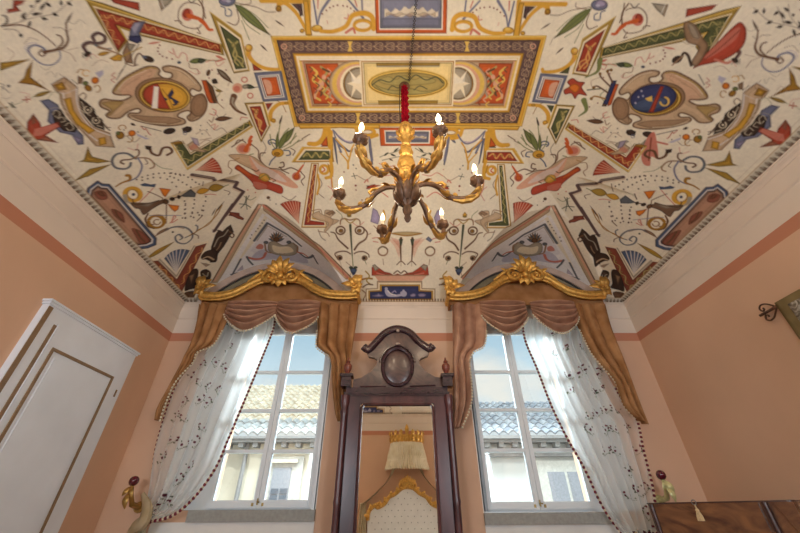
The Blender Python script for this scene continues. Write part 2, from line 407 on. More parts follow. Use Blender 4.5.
S('BR', 6, '720,40 690,25 620,20 570,70 568,150 620,195 700,205 730,180'); E('RP', 630, 105, 42, 46); E('RD', 622, 95, 26, 34, 20); S('RO', (12, 30), '790,215 740,150 690,128 640,115')
S('BR', 9, '705,-10 745,60 742,140'); S('BR', 6, '540,150 575,150 590,165'); S('BR', 6, '700,200 722,240 700,235'); S('DB', 6, '630,-10 660,20 690,-10')
D('RD', 6, '430,325 418,345 417,370 430,390 450,405 480,415 520,425'); E('SB', 570, 450, 14, 10)
S('RP', 5, '495,370 530,388 525,350 545,400 565,415 590,380 622,395 630,440'); LF('GR', 640, 445, 770, 428, 40); S('BD', 5, '640,455 650,490 700,498 710,530'); LF('RP', 345, 315, 440, 302, 14); S('GR', 4, '760,430 792,432')
# ---- crop (200,0)
Z(200, 0)
E('BG', 195, 5, 62, 42); E('LI', 185, -5, 40, 28); E('PL', 205, 8, 16, 10); S('SB', 7, '150,45 180,60 185,110 222,112 225,80 205,65'); 
LF('GR', 245, 25, 505, 255, 66); S('GD', 4, '255,35 400,165 500,250'); S('BR', 5, '255,20 400,50 480,85 545,85'); S('GR', 5, '290,40 400,110 490,200'); S('BR', 6, '265,70 280,140 255,180 200,160')
S('GR', 5, '290,100 340,180 430,245'); S('GR', 5, '300,150 355,285'); LF('BR', 432, 318, 488, 372, 12); LF('BR', 540, 145, 608, 192, 11); S('BR', 5, '365,-5 360,25 290,38')
F('OL', '68,82 300,252 358,512 243,530 165,345'); S('GL', 5, '75,90 298,255 354,508', sm=0); F('CR', '122,150 292,275 346,500 245,515'); F('G1', '140,178 283,285 334,492 256,500')
S('GN', 10, '205,285 250,340 240,400 280,440 310,480'); S('GN', 9, '270,300 245,330 265,390 250,440 275,470'); E('GN', 240, 325, 16, 20); S('GN', 8, '265,400 310,430 300,470')
S('OC', (30, 18), '350,350 352,400 395,455 470,492 560,500 575,480'); E('OC', 352, 345, 28, 28); E('GL', 345, 340, 14, 14); F('R1', '375,455 452,507 385,510')
S('OC', (30, 20), '570,65 572,28 615,22 690,90 750,190 772,240'); E('OD', 565, 62, 22, 24); E('OC', 568, 58, 12, 13); F('PB', '655,25 735,20 742,112'); S('OC', 28, '780,-10 785,250', sm=0); S('OC', 26, '440,5 760,8', sm=0); E('OC', 735, 222, 18, 16)
S('GL', 5, '770,10 778,230', sm=0)
S('BR', 7, '15,-10 20,60 40,130'); S('RO', 15, '0,150 35,180 60,212 88,214'); S('GR', 5, '0,435 100,437 180,425'); LF('GD', -20, 440, 45, 437, 36); LF('RP', 110, 400, 180, 428, 18); LF('RP', 110, 445, 185, 425, 12)
# ---- crop (300,0): between the frame and the far top panel
Z(300, 0)
S('BG', (10, 14), '95,-5 125,175', sm=0); S('BG', (16, 8), '215,-10 150,90 128,180'); S('RP', (6, 10), '128,60 130,-5'); E('OC', 122, 205, 42, 26); E('GL', 128, 195, 20, 12)
D('RD', 6, '160,100 190,75 215,55 240,45 270,38 310,42 340,47 365,60 390,80'); S('BG', (10, 16), '345,-5 400,60 455,130'); S('BG', 11, '445,-5 450,100'); S('RP', 8, '395,0 410,45')
S('OC', (22, 32), '150,225 240,226 330,190 370,120 420,98 480,98 522,130 530,205'); RG('OC', 452, 183, 62, 36, 20); S('OD', 4, '395,185 400,150 450,140 505,155 512,190 480,215 435,212'); S('RP', 14, '330,235 380,205 395,235')
F('OC', '20,0 60,0 88,255 40,255'); F('PB', '-20,30 10,50 20,110 0,120'); S('RP', 6, '320,130 342,132 348,105'); S('RP', 4, '195,150 200,170')
# ---- small far-top panel and its twin nearer the window wall (drawn whole)
Z(0, 0, 1, False)
def plaque(x0, y0, x1, y1, u0, v0, u1, v1):
    F('RO', [(x0, y0), (x1, y0), (x1-1, y1), (x0+1.5, y1)]); F('WH', [(u0-1.2, v0-1.2), (u1+1.2, v0-1.2), (u1+.6, v1+1.2), (u0-.2, v1+1.2)]); F('BB', [(u0, v0), (u1, v0), (u1-.5, v1), (u0+.5, v1)]); S('SL', .7, [(u0+1.6, v0+1.6), (u1-1.6, v0+1.6), (u1-2, v1-1.4), (u0+2, v1-1.4)], .8, 0, True)
    h = v1-v0; w = u1-u0; F('BG', [(u0+2.2, v1-1.8), (u0+2.2, v0+h*.68), (u1-2.2, v0+h*.68), (u1-2.2, v1-1.8)], .6)
    F('CR', [(u0+w*t, v0+h*(.40+.05*math.sin(9*t)+.06*math.sin(43*t))) for t in np.linspace(.08, .94, 26)]+[(u0+w*t, v0+h*(.60+.05*math.sin(23*t))) for t in np.linspace(.94, .08, 26)], .75); F('BE', [(u0+w*t, v0+h*(.52+.03*math.sin(33*t))) for t in np.linspace(.1, .9, 20)]+[(u0+w*t, v0+h*(.62+.04*math.sin(29*t))) for t in np.linspace(.9, .1, 20)], .6)
plaque(374.5, -8, 447.5, 33.5, 379.5, -4, 442, 28.5)
plaque(379, 127.5, 436, 146, 385.5, 131.5, 429, 142.5)
# ---- the central framed compartment
def Q(c, a, b, d, e): F(c, [a, b, d, e])
Q('OC', (270.5,36), (547,35.5), (522,126.5), (294,127)); S('GL', 1.2, '272,37 545.5,36.5 521,125.5 295,126', sm=0, closed=True)
Q('PB', (276.4,40), (541,39.8), (517.3,123.3), (297.3,123.6)); Q('OC', (292.5,53.2), (524,53), (509.5,112.6), (306,112.8))
for a, b, n in (((283,46.5),(533,46.3),22), ((301,118),(514,118),19), ((285,50),(301,116),7), ((532,50),(513.5,116),7)):
    for k in range(n):
        p = np.array(a)+(np.array(b)-np.array(a))*(k+.5)/n; d = (np.array(b)-np.array(a))/n; nn = np.array([-d[1], d[0]])/np.linalg.norm(d); o_ = 1 if k < n/2 else -1; d = d*o_
        for s in (1, -1):
            S('BE', .55, [p-d*.5, p-d*.25+nn*2.2*s, p+d*.05+nn*3.6*s, p+d*.28+nn*2.6*s, p+d*.2+nn*1.1*s, p+d*.02+nn*1.6*s], .85); S('BE', .5, [p-d*.3+nn*2.4*s, p-d*.42+nn*3.8*s, p-d*.2+nn*4.2*s], .7)
        S('BE', .5, [p-d*.5, p+d*.5], .6); E('BE', p[0]+d[0]*.3, p[1]+d[1]*.3, .8, .8)
for x, y in ((350,46.4), (467,46.4), (358,118), (458,118)): F('GL', [(x-2.4, y-5), (x+2.4, y-5), (x+.7, y), (x+2.4, y+5), (x-2.4, y+5), (x-.7, y)])
for x, y in ((284,46.5), (533,46.3), (302,118), (513,118)): RG('PK', x, y, 2.6, 2.4, .8)
Q('CR', (296,56), (520.5,55.8), (507.5,110.4), (308,110.6)); Q('GL', (298.5,58.5), (518,58.2), (506,108.2), (309.5,108.4)); Q('PK', (301,60), (515.5,59.8), (504.5,106.6), (311.5,106.8)); S('WH', 1.1, '300,59.5 516.5,59.4', sm=0); S('OD', .7, '300.5,61 516,60.8', sm=0)
Q('BE', (303,61.5), (513.5,61.3), (503.5,105.2), (312.5,105.4)); S('OD', .8, '312.5,106 503.5,105.8', sm=0)
for s, pts in ((1, [(305,63.5),(338,63.2),(343,104),(314,104)]), (-1, [(512.5,63.2),(479,63),(474,103.8),(503,103.8)])):
    F('RO', pts); F('RD', [pts[0], ((pts[0][0]+pts[1][0])/2, pts[0][1]), ((pts[3][0]+pts[2][0])/2, pts[3][1]), pts[3]], .35)
    x = 320 if s > 0 else 497
    S('GL', 2, [(x-8*s, 68), (x-3*s, 73), (x-7*s, 80), (x-1*s, 86), (x-5*s, 96), (x, 100)]); S('GN', 1.8, [(x+1*s, 67), (x+7*s, 72), (x+3*s, 79), (x+9*s, 85), (x+4*s, 93), (x+11*s, 98)])
    S('BR', 1.8, [(x+3*s, 69), (x+12*s, 74), (x+6*s, 82), (x+13*s, 90)]); S('BR', 1.5, [(x-2*s, 76), (x+3*s, 84), (x+1*s, 95)]); E('PK', x+1*s, 84, 3, 4); E('PK', x+4*s, 77, 2.2, 2.4); S('PK', 1.6, [(x+2*s, 87), (x-4*s, 92), (x-5*s, 98)]); S('GY', 1.4, [(x+8*s, 78), (x+13*s, 84), (x+10*s, 96)])
for xo, s in ((306, 1), (511, -1)):
    for k in range(16):
        a, b = (k*7 % 26)+3, (k*11 % 36)+3; S(('BR', 'GL', 'PK', 'MB')[k % 4], 1.1, [(xo+s*(a+b*.16), 64+b), (xo+s*(a+3+b*.16), 66.5+b), (xo+s*(a+1+b*.16), 69+b)], .9)
for xc, s in ((356, 1), (460.5, -1)):
    E('BE', xc, 83.5, 27, 23.5); E('GL', xc+1*s, 83.5, 25, 21.5); E('PK', xc+1.5*s, 83.5, 21, 19.5); E('CR', xc+2*s, 83.5, 18, 18); E('OD', xc+2.5*s, 83.5, 15.5, 16.4); E('GY', xc+3*s, 83.5, 14.5, 15.6)
    F('CR', [(xc-7*s, 70), (xc, 78), (xc+9*s, 70), (xc+9*s, 97), (xc, 89), (xc-5*s, 98), (xc-3*s, 86), (xc-9*s, 83.5), (xc-2*s, 81)]); F('WH', [(xc-5*s, 72), (xc+1*s, 79), (xc+8*s, 73), (xc+8*s, 84), (xc-4*s, 83)], .5)
Q('CR', (359.5,60.3), (455.5,60.2), (453,106.2), (362,106.3)); S('OD', .8, '361.5,61.6 453.5,61.5 451,104.6 364,104.8', sm=0, closed=True); Q('GC', (363,62.6), (452.5,62.5), (450,103.6), (365.5,103.8))
F('OL', [(376,62.8), (440,62.7), (439.5,66), (376.5,66.2)]); F('OL', [(378,100.5), (438,100.4), (437.5,104), (378.5,104.2)]); S('GY', 1, '377,66.5 439,66.3', sm=0)
E('GL', 408, 83.5, 40.5, 14.6); E('OD', 408, 83.5, 39.5, 13.6); E('GL', 408, 83.3, 38.6, 12.9); E('OY', 408, 83.5, 37, 11.4); F('GN', '374,84 384,88 396,90 410,88 424,91 440,88 443,85 430,93 408,95 386,93', .9, 1); F('GN', '378,80 388,76 396,79 404,75 414,79 424,76 436,80 430,84 400,86 384,84', .7, 1)
S('GD', .9, '372,85 380,80 390,82 398,76 408,80 416,75 426,80 436,77 443,83'); S('GD', .8, '388,90 392,86 398,88 402,86 406,90'); S('GD', .8, '414,90 420,86 427,89')
# ---- crop (0,70): curling scroll with grotesques
Z(0, 70)
LF('OL', 240, 192, 378, 150, 30); S('GR', 4, '40,272 110,250 190,215 260,188'); S('RD', 7, '165,215 215,210'); S('RD', 6, '188,190 195,232'); S('GD', 8, '65,240 110,270'); S('GD', 7, '90,270 85,235'); E('BR', 45, 270, 8, 6)
F('BG', '285,220 350,208 420,250 450,330 530,400 600,470 605,535 560,540 520,470 430,450 340,370 350,290'); F('DB', '370,300 440,280 480,350 560,420 540,450 460,440 390,380')
S('CR', 4, '380,320 400,290 430,310 420,345 395,330'); S('CR', 4, '420,350 450,340 470,365 440,375'); S('CR', 4, '470,400 500,380 530,420 500,435 480,420'); F('LI', '420,430 520,470 600,500 560,530 510,470', .7); S('GY', 4, '340,290 400,270 445,290')
F('RD', '195,375 240,315 290,380 300,410 420,375 432,408 330,470 420,525 240,500 190,465'); F('RP', '250,425 400,385 425,405 300,470 235,480'); F('BD', '225,330 245,318 262,380 230,395', .7); F('BD', '330,475 415,522 270,505', .6)
F('DB', '565,190 620,230 680,280 690,320 740,360 755,435 680,410 610,330 570,250'); RG('CR', 632, 285, 26, 24, 5, 0, -40, 250); E('CR', 634, 287, 7, 7); RG('CR', 692, 362, 26, 24, 5, 0, -60, 230); E('CR', 690, 362, 7, 7); S('CR', 4, '585,230 600,260 612,300 650,330'); S('CR', 4, '700,400 735,410'); S('BR', 6, '570,185 600,165 620,185 610,210'); S('BR', 6, '745,385 770,410 792,415')
F('BE', '365,100 465,45 560,122 565,230 600,330 670,408 792,452 830,560 690,550 600,452 500,352 442,245 428,172 395,150', 1); S('LB', 7, '455,170 470,250 520,350 610,440 700,510'); S('LB', 7, '550,140 556,235 595,335 668,420 790,470'); S('BD', 5, '428,172 442,245 500,352 600,452 690,545'); S('BD', 5, '566,225 600,330 670,408 792,455')
F('OC', '458,208 512,195 535,290 590,370 690,435 640,462 540,385 490,300'); S('OD', 4, '458,208 490,300 540,385 640,462'); F('OD', '385,108 450,82 482,140 420,150'); F('OC', '400,112 448,92 470,130 428,140'); F('OC', '705,490 760,480 770,533 715,545'); S('LB', 4, '370,102 462,50 555,122 480,165 430,165')
E('OR', 685, 75, 28, 25); F('PL', '685,20 740,0 745,30 715,60'); RG('OC', 620, 22, 26, 22, 6, 0, 60, 330); E('OD', 635, 130, 30, 22, 30); E('GR', 615, 95, 22, 16); RG('OD', 700, 135, 22, 24, 6, 0, -150, 100); F('BD', '560,40 600,60 590,100 560,100'); S('GD', 5, '520,70 560,105'); S('OD', 6, '555,20 575,-5 600,0')
S('DB', 5, '20,302 100,360 180,450 240,522'); S('DB', 5, '8,120 40,140 70,165'); E('DB', 62, 115, 10, 9); S('DB', 5, '0,95 25,110 20,140'); S('GY', 4, '330,30 370,10 395,50 410,20'); S('GY', 3, '10,200 60,205 90,180')
# ---- the armorial cartouche
Z(0, 0, 1)
CART = '113,93 115.5,86.5 124,78 136,71 147,66.5 156,66.8 160,70.5 159,74.5 165,78.5 171,77.5 171.5,73.5 164.5,71.5 162.5,67.5 169,65.7 180,68 190,74 198,82 201.5,88 199,91.3 192.5,89 190,92 193,96.2 198,94.6 203,94.2 207,101 205.5,111 199,118.6 191,121.3 187,117.2 191,113.2 188,110.8 180.5,112.8 178,116.5 184.5,119.5 185,123.3 178,125.3 165,126 150,124 135,120.3 128,116.2 130,113 138,113 140.5,110.5 137,108.8 128,112 120,118 110,118.2 106,115 109,111 101,107 99.6,102 104,99 112,100 122,100.4 130,97 129,95 120,95.2'
F('BE', CART, 1, 1); F('PK', '120,92 126,80 145,70 156,70 150,80 138,88 132,96', .45, 1); F('BD', '130,115 150,116 170,117 182,121 165,125 148,123', .75, 1); F('BD', '194,100 203,97 205,108 196,118 189,119', .7, 1); F('OL', '101,103 112,101 124,102 116,110 110,116 107,114 111,110', .7, 1)
S('BR', 1, CART, closed=True); S('OL', .9, '114.5,91 125,79.5 147,68.3 156,68.6', .9)
E('BD', 163, 95, 28.5, 17.5, 8); E('OD', 164, 95.8, 26, 15.6, 8); E('GL', 165, 96, 25, 14.8, 8); E('OD', 165, 96.2, 23.6, 13.8, 8)
for pts in ('120,92 128,84 140,78', '150,70 152,74 148,77', '168,80 180,82 190,88', '176,69 186,75 194,82', '104,103 112,104 118,104', '110,114 116,110 120,106', '136,118 148,121 162,122', '150,123 165,123.5 176,122.5', '196,97 201,103 200,110', '193,118 198,113 202,106', '134,80 146,73 152,71'): S('BD', .55, pts, .8)
for pts in ('118,89 128,79 146,70.5', '170,67.5 184,72.5 196,84', '131,118 148,122.8 166,124'): S('CR', .6, pts, .8)
S('BR', .5, '207,122 215,130 222,128 228,134'); S('BR', .5, '214,112 220,118 226,114'); S('RP', .6, '206,62 214,60 218,66 224,62'); S('BD', .5, '222,74 230,78 228,86'); S('GR', .6, '214,86 220,92 216,98'); D('RD', .7, '212,70 218,74 209,78 226,70 222,100 230,104')
S('BD', .5, '92,66 100,60 108,62'); S('RP', .55, '86,60 92,54 98,58'); S('BR', .5, '60,74 66,80 62,86'); S('GR', .5, '48,98 54,92 62,96'); S('BD', .5, '34,84 40,80 44,84'); S('RP', .5, '20,92 28,94 30,100'); S('BR', .5, '24,44 30,38 38,40'); S('GY', .6, '66,20 74,24 80,20 86,24'); S('GY', .6, '40,66 46,70 52,66'); S('BD', .5, '8,48 14,54 10,60')
S('BR', .55, '118,140 126,136 134,142 140,138'); S('RP', .55, '128,148 136,150 138,144'); D('BR', .6, '124,130 130,134 138,132 146,136'); S('BD', .5, '196,134 204,130 210,136'); S('RP', .5, '214,140 220,146 228,142'); S('BD', .5, '236,148 244,152 248,146')
S('BR', .5, '318,176 322,184 318,192 324,198'); S('RP', .5, '328,186 334,192 330,200'); S('GR', .5, '336,210 342,216 340,224'); S('BD', .5, '358,176 366,180 372,176'); S('RP', .5, '352,222 358,226 364,222'); S('BD', .5, '346,262 352,268 350,276'); D('RD', .7, '330,178 344,172 356,190 362,200 370,190')
S('GY', .7, '262,140 266,148 262,156'); S('BR', .5, '300,150 306,156 304,164'); S('BR', .5, '282,196 290,200 296,196'); S('GR', .5, '244,196 250,200 256,197'); D('BR', .6, '270,200 276,204 240,190 300,206')
S('OD', .6, '276,100 282,104 286,112'); S('GR', .6, '270,92 276,96 280,92'); S('BR', .5, '262,30 270,34 274,42'); S('RP', .5, '244,46 250,52 248,58'); S('BD', .5, '232,62 240,60 246,66')
# shields: drawn apart on each side
Z(0, 0, 1, False)
E('OC', 165.5, 96.3, 22.8, 13.2, 8)
q = np.radians(np.linspace(100, 285, 22)); r8 = math.radians(8); el = [(165.5+22.8*math.cos(a)*math.cos(r8)-13.2*math.sin(a)*math.sin(r8), 96.3+22.8*math.cos(a)*math.sin(r8)+13.2*math.sin(a)*math.cos(r8)) for a in q]
F('RD', [p for p in el if p[0] < 172]+[(158.5, 84)]+[(163, 95), (170.5, 109.3)]); F('WH', '154,86.4 158.6,86.8 157.5,108.6 151.8,108'); F('NV', '167.5,95 172.3,88.5 174,93 171.5,97 179.5,102 175.5,105 172,99.5 169,98.8'); F('NV', '163,97 168,99 166,101'); F('NV', '172,104 178,104 174,106'); S('OD', .8, '162,89 168,97 173,108')
E('NV', 653.3, 98.4, 23.6, 14.2, -10); E('SB', 650, 104, 18, 6.5, -10, .7); F('RD', '660.5,86 664,86.5 653.5,112.5 648.5,112'); RG('GL', 664.5, 101.5, 4.2, 4.2, 1.4, 0, -80, 170); F('GL', '645,98.5 652,95.8 652.5,101.5 648,101'); D('PL', .9, '641.5,91 638.5,97 635.5,103 643,96')
# ---- around the cartouche
Z(100, 70)
F('RO', '735,75 765,72 812,200 805,240 780,225'); F('BR', '768,72 800,110 850,240 815,240'); E('OD', 145, 470, 32, 28); E('GR', 130, 455, 16, 14); RG('OD', 160, 415, 26, 18, 6, 0, 120, 380); RG('OD', 212, 495, 24, 24, 6, 0, -120, 120); E('OR', 230, 455, 28, 22); F('PL', '262,455 355,497 330,500 270,475')
S('RD', 5, '295,405 320,430 330,420 350,455 365,468'); S('RD', 5, '105,20 85,40 110,55 80,70 105,90'); S('DB', 5, '120,70 165,-5'); LF('DB', 220, 385, 258, 400, 18); E('DB', 630, 432, 34, 18, -15); F('DB', '590,420 625,405 660,410 650,445 600,455'); S('DB', 5, '300,405 380,425 440,440'); E('DB', 500, 440, 45, 22, -10)
D('GY', 5, '725,400 720,430 735,460 770,430'); S('BD', 4, '720,533 760,505 792,510'); RG('BG', 612, 455, 12, 12, 4); S('DB', 7, '0,350 30,400 70,435'); S('RP', 4, '640,5 690,30 720,20 700,0')
# ---- crop (200,70)
Z(200, 70)
F('BG', '390,20 585,8 632,215 455,228'); S('SB', 4, '390,20 585,8 632,215 455,228', sm=0, closed=True); F('WH', '418,42 568,30 608,195 465,208'); F('BG', '426,47 562,36 600,190 470,200'); F('WH', '434,52 556,42 590,184 478,194'); F('RO', '440,56 552,47 584,180 482,189'); F('PK', '455,72 500,78 518,120 515,165 485,172 470,120', 1, 1)
ZO[3] = False
E('PK', 270, 130, 38, 36); E('RP', 265, 135, 24, 22); RG('RP', 320, 70, 20, 18, 7); RG('RP', 362, 185, 19, 18, 7); LF('GD', 315, 112, 400, 128, 34); E('GY', 325, 120, 22, 16); S('SL', 5, '395,125 420,122')
LF('BR', 120, -10, 238, 98, 42); LF('GY', 130, 0, 215, 75, 18); S('BR', (34, 10), '245,190 232,240 265,290 330,322'); S('GY', (14, 6), '238,205 235,240 270,285')
F('RO', '10,72 45,75 100,240 70,238 40,180'); F('BR', '45,75 95,120 130,235 102,240'); LF('DB', 85, 70, 130, 95, 40); S('BD', 5, '120,230 170,275'); LF('OL', 110, 145, 165, 155, 22); E('BR', 60, 20, 14, 24, 20)
ZO[3] = True
E('BD', -10, 255, 62, 82, 10); LF('BR', 105, 355, 235, 345, 36); S('BD', 5, '100,340 85,375 65,360'); S('RP', 5, '90,280 115,295 105,325 70,315'); S('RP', 4, '80,400 110,390 100,430 130,400'); S('BD', 4, '0,505 80,490'); S('RP', 5, '290,360 300,340 340,345')
F('OL', '318,236 460,230 508,400 440,524'); F('CR', '340,250 448,244 495,402 440,500'); F('R1', '355,264 436,258 484,405 441,488'); S('RN', 10, '380,280 410,300 400,340 440,370 430,420 450,440'); S('RN', 8, '415,285 395,320 420,360 425,400'); E('RN', 405, 300, 14, 18)
S('OC', (20, 24), '650,238 570,245 515,295 508,350 530,368'); F('R1', '470,240 526,236 488,292'); S('GL', 6, '460,232 508,400', sm=0); E('OC', 528, 362, 18, 14); E('OC', 622, 238, 16, 10)
LF('GR', 582, 535, 682, 412, 52); S('GD', 4, '585,530 680,415', sm=0); S('GR', 5, '558,510 575,400 590,330'); LF('PB', 570, 390, 592, 330, 14); S('GR', 5, '575,510 610,450 640,420'); S('GR', 5, '650,530 690,455'); RG('SB', 520, 520, 28, 20, 8, 0, 120, 380); S('BR', 5, '735,495 790,462'); S('BR', 4, '700,520 740,500')
S('RO', 16, '370,480 355,510 360,540'); S('BR', 6, '255,530 275,505 310,510 330,525')
# ---- the right-hand counterparts that differ
Z(600, 0, 4, False)
F('RD', '372,272 425,212 470,170 520,118 562,88 586,125 570,188 500,238 405,262', 1, 1); F('RP', '420,225 520,130 560,110 540,160 450,225', .7, 1); S('MB', 4, '400,250 470,200 560,120'); S('RP', 8, '460,238 505,252 520,248')
F('BD', '335,92 378,95 412,150 432,188 392,262 364,250 394,190 345,165', .95, 1); F('GY', '350,100 375,100 400,150 370,150', .7, 1); S('DB', 8, '365,262 352,222 335,212 325,232'); E('DB', 308, 238, 22, 14, -25); S('BD', 5, '290,260 330,225')
F('NV', '12,415 48,322 68,322 30,420'); S('BR', 5, '50,330 30,285 45,280'); S('BR', 5, '40,345 5,310 0,295'); S('BR', 5, '30,370 -10,345 -25,350'); S('OD', 5, '20,395 -20,385 -35,395'); D('OD', 6, '45,280 30,285 0,295 -25,350 -35,395')
Z(400, 0, 4, False)
F('RD', '655,360 678,345 668,328 690,312 712,325 740,330 728,350 748,382 715,378 700,396 685,375 660,378', 1, 1); F('OR', '675,350 700,335 720,350 700,372', .8, 1); S('GR', (4, 16), '742,310 790,285 800,240'); S('GR', (16, 4), '735,400 745,440 715,465'); S('GD', 4, '750,360 800,355')
Z(600, 133, 4, False)
F('RP', '182,30 215,-5 228,40 232,100 205,95 200,130 175,125 165,90', .95, 1); S('MB', 4, '205,20 195,110'); S('RP', 7, '225,35 268,45'); F('GY', '60,45 110,30 140,60 185,25 150,80 90,70', .9, 1)
# ---- crop (170,140): the second L-shaped panel and neighbours
Z(170, 140)
F('OL', '5,18 125,218 600,-95 575,-145 150,88 95,5'); F('G1', '28,28 126,192 575,-102 560,-132 150,104 90,15'); F('P', '150,88 212,48 130,-10 108,18'); S('GL', 6, '10,25 125,210 595,-95', sm=0); S('CR', 5, '24,30 126,196 578,-100', sm=0); S('CR', 5, '562,-136 150,100 88,10', sm=0)
VINE('GN', 6, 140, 145, 560, -118, 14, 14); VINE('GN', 6, 50, 45, 128, 165, 14, 4)
F('BE', '120,35 165,5 215,60 270,80 240,90 150,75'); F('RP', '130,55 180,20 205,55 150,75', .6); F('LI', '150,-20 200,-10 215,45 175,30', .8); F('OD', '0,20 60,0 110,25 30,40', .6)
FAN('RD', 'PK', 188, 217, 305, 125, 378, 242)
S('BE', 22, '160,258 310,282 482,312 462,348 522,376 400,545', .6, 0); S('PB', 17, '160,250 310,275 486,304 464,340 530,371 402,540', 1, 0); S('GY', 4, '175,250 470,302', .8, 0)
D('BR', 6, '10,238 40,243 70,247 100,253 130,268 160,285 185,305 210,318'); D('BR', 6, '0,262 30,272 60,288 90,305 120,322 150,340'); D('BR', 6, '105,440 110,470 106,500 108,530 112,560'); D('BR', 6, '175,400 176,430 174,460 166,490 160,520 150,550'); D('BR', 6, '258,408 256,440 240,475 230,505 210,540')
F('SL', '72,405 150,352 188,385 180,412 110,410'); S('BR', 8, '20,420 75,405'); LF('OC', 188, 378, 290, 355, 44); LF('OL', 275, 350, 395, 335, 56); S('GR', 5, '385,335 420,322'); S('BR', 4, '240,300 235,330'); S('BR', 4, '390,360 430,375 420,395'); S('RP', 5, '250,395 290,390 330,395')
LF('BR', 320, 530, 392, 440, 12); LF('BR', 300, 545, 330, 490, 8)
E('PK', 528, 62, 52, 40); E('RP', 525, 62, 34, 26); S('RO', (10, 26), '588,5 560,40 545,75'); S('BR', 6, '585,30 635,75 640,130 690,192'); S('BR', 7, '445,50 480,25 525,-5'); S('BR', 7, '690,190 655,160 650,100 685,92'); S('GR', 5, '600,100 570,110 585,140')
F('BE', '425,105 585,112 700,190 800,225 830,260 700,260 560,200 470,150', 1, 1); F('PK', '570,115 640,170 720,205 800,230 920,330 880,345 760,300 660,270 600,220', 1, 1); F('LB', '580,125 650,185 740,220 840,300 780,290 660,240', .6, 1)
F('RD', '465,205 488,178 520,195 570,232 640,262 720,300 800,330 815,370 790,388 700,356 622,356 585,300 510,235', 1, 1); F('RO', '475,205 500,190 580,240 600,270 560,260', .8, 1); F('RP', '600,300 690,320 690,350 625,350', .8, 1); E('OC', 680, 268, 42, 30, 20, .9); S('BR', 6, '590,210 620,225 640,215'); S('BR', 5, '720,270 760,290 740,300'); S('GR', 5, '640,280 690,250 720,285')
S('BD', 5, '470,150 430,150 420,190 445,215 430,245'); S('OD', 4, '470,140 500,130'); D('RP', 5, '600,330 560,360 615,378'); E('BR', 708, 415, 13, 11)
S('GD', 5, '510,490 540,455 550,405'); S('GD', 5, '500,460 545,465 580,485'); S('GD', 4, '570,400 550,440 555,500'); F('MB', '435,518 500,525 505,560 420,545')
# ---- crop (270,140): flower spray, T-shaped panels
Z(270, 140)
E('OC', 55, 92, 45, 32); E('OD', 50, 100, 22, 14); S('SB', 7, '0,20 35,25 45,55 20,70'); S('SB', 7, '100,75 138,78 145,105 120,112'); S('SB', 7, '40,120 10,150 -5,180'); LF('GR', 62, 65, 130, -70, 44); LF('GR', 50, 65, 55, -60, 26); S('GR', 5, '75,60 130,30 190,-30'); S('GR', 5, '100,70 160,40 210,0'); S('BR', 5, '150,60 180,80 165,110'); S('GR', 5, '35,60 10,20 0,-40')
S('BR', 7, '70,195 95,215 150,200 200,220 225,230'); S('BR', 7, '65,200 100,190 95,160 75,165'); E('RP', 190, 262, 32, 30); E('RO', 190, 265, 22, 20); S('RO', (8, 16), '240,180 215,215 195,245'); S('BR', 6, '225,235 250,265 225,295 240,325'); S('BR', 6, '0,205 60,210 135,240')
FAN('RD', 'PK', 207, 598, 72, 462, 222, 448, 7)
F('OC', '155,162 232,48 448,56 462,158'); S('GL', 6, '160,158 235,52 446,60', sm=0); F('CR', '185,150 248,64 438,66 446,148'); F('G1', '203,144 258,76 428,78 434,142'); S('GN', 9, '240,120 270,95 300,125 330,92 360,125 385,92 415,110'); D('GN', 9, '265,110 320,105 372,105')
F('OC', '296,165 352,165 312,560 405,575 408,632 224,632'); F('CR', '304,172 344,172 302,570 398,584 400,622 234,622'); F('R1', '313,176 336,176 292,578 392,592 393,614 245,614'); VINE('RN', 5, 322, 190, 272, 590, 7, 12)
RG('OC', 390, 213, 30, 30, 16); S('OC', (14, 8), '425,185 440,255 450,340'); S('OC', 12, '345,250 355,320 340,390'); S('RO', 7, '380,195 395,215 375,230'); F('OC', '455,-20 440,-20 430,160 455,160'); S('OC', 16, '275,30 330,35 385,5'); F('R1', '365,48 415,0 430,48'); E('OC', 285, 30, 14, 12); S('OC', 20, '440,-60 438,60', sm=0)
F('BG', '450,-20 470,-20 490,178 478,160'); F('BG', '460,-15 490,10 570,75 600,60 590,90 560,85 490,40'); F('BG', '705,-20 725,-20 742,175 732,180 715,90'); S('OC', (6, 12), '500,85 535,125 560,160 562,205'); S('OC', (12, 6), '562,160 575,120 582,90'); LF('BG', 660, 20, 720, -40, 20)
S('GD', 4, '600,240 615,280'); S('GD', 4, '588,262 628,255'); E('RD', 617, 328, 8, 7); S('RP', 7, '680,305 700,285 705,300'); D('SL', 5, '600,180 620,205 450,260'); LF('RO', 690, 345, 800, 325, 20); LF('BR', 690, 330, 760, 345, 14); S('RP', 4, '440,260 445,350 470,400'); S('BD', 5, '300,510 360,500 375,530')
F('BE', '395,505 470,520 440,560 500,580 430,620 400,590', .9, 1); F('BD', '440,515 475,525 450,545', .8)
Z(0, 0, 1)
F('OC', '298,124.5 380,124.5 380,129 360,129 340,128 330,128.5 300,129'); S('OC', 3.4, '328.5,127 329.5,146', sm=0); S('OC', (3, 4.5), '309,143.5 317,143.5 322.5,139 325,133 326,128'); RG('OC', 367.5, 132, 7, 3.6, 2.6); S('OC', 3, '356,128 359,136 368,137.5 377,135'); RG('OD', 367.5, 132, 4.6, 1.9, .6); F('RO', '320.5,145 327,136 328,146'); S('GL', .8, '300,126 378,126', sm=0)
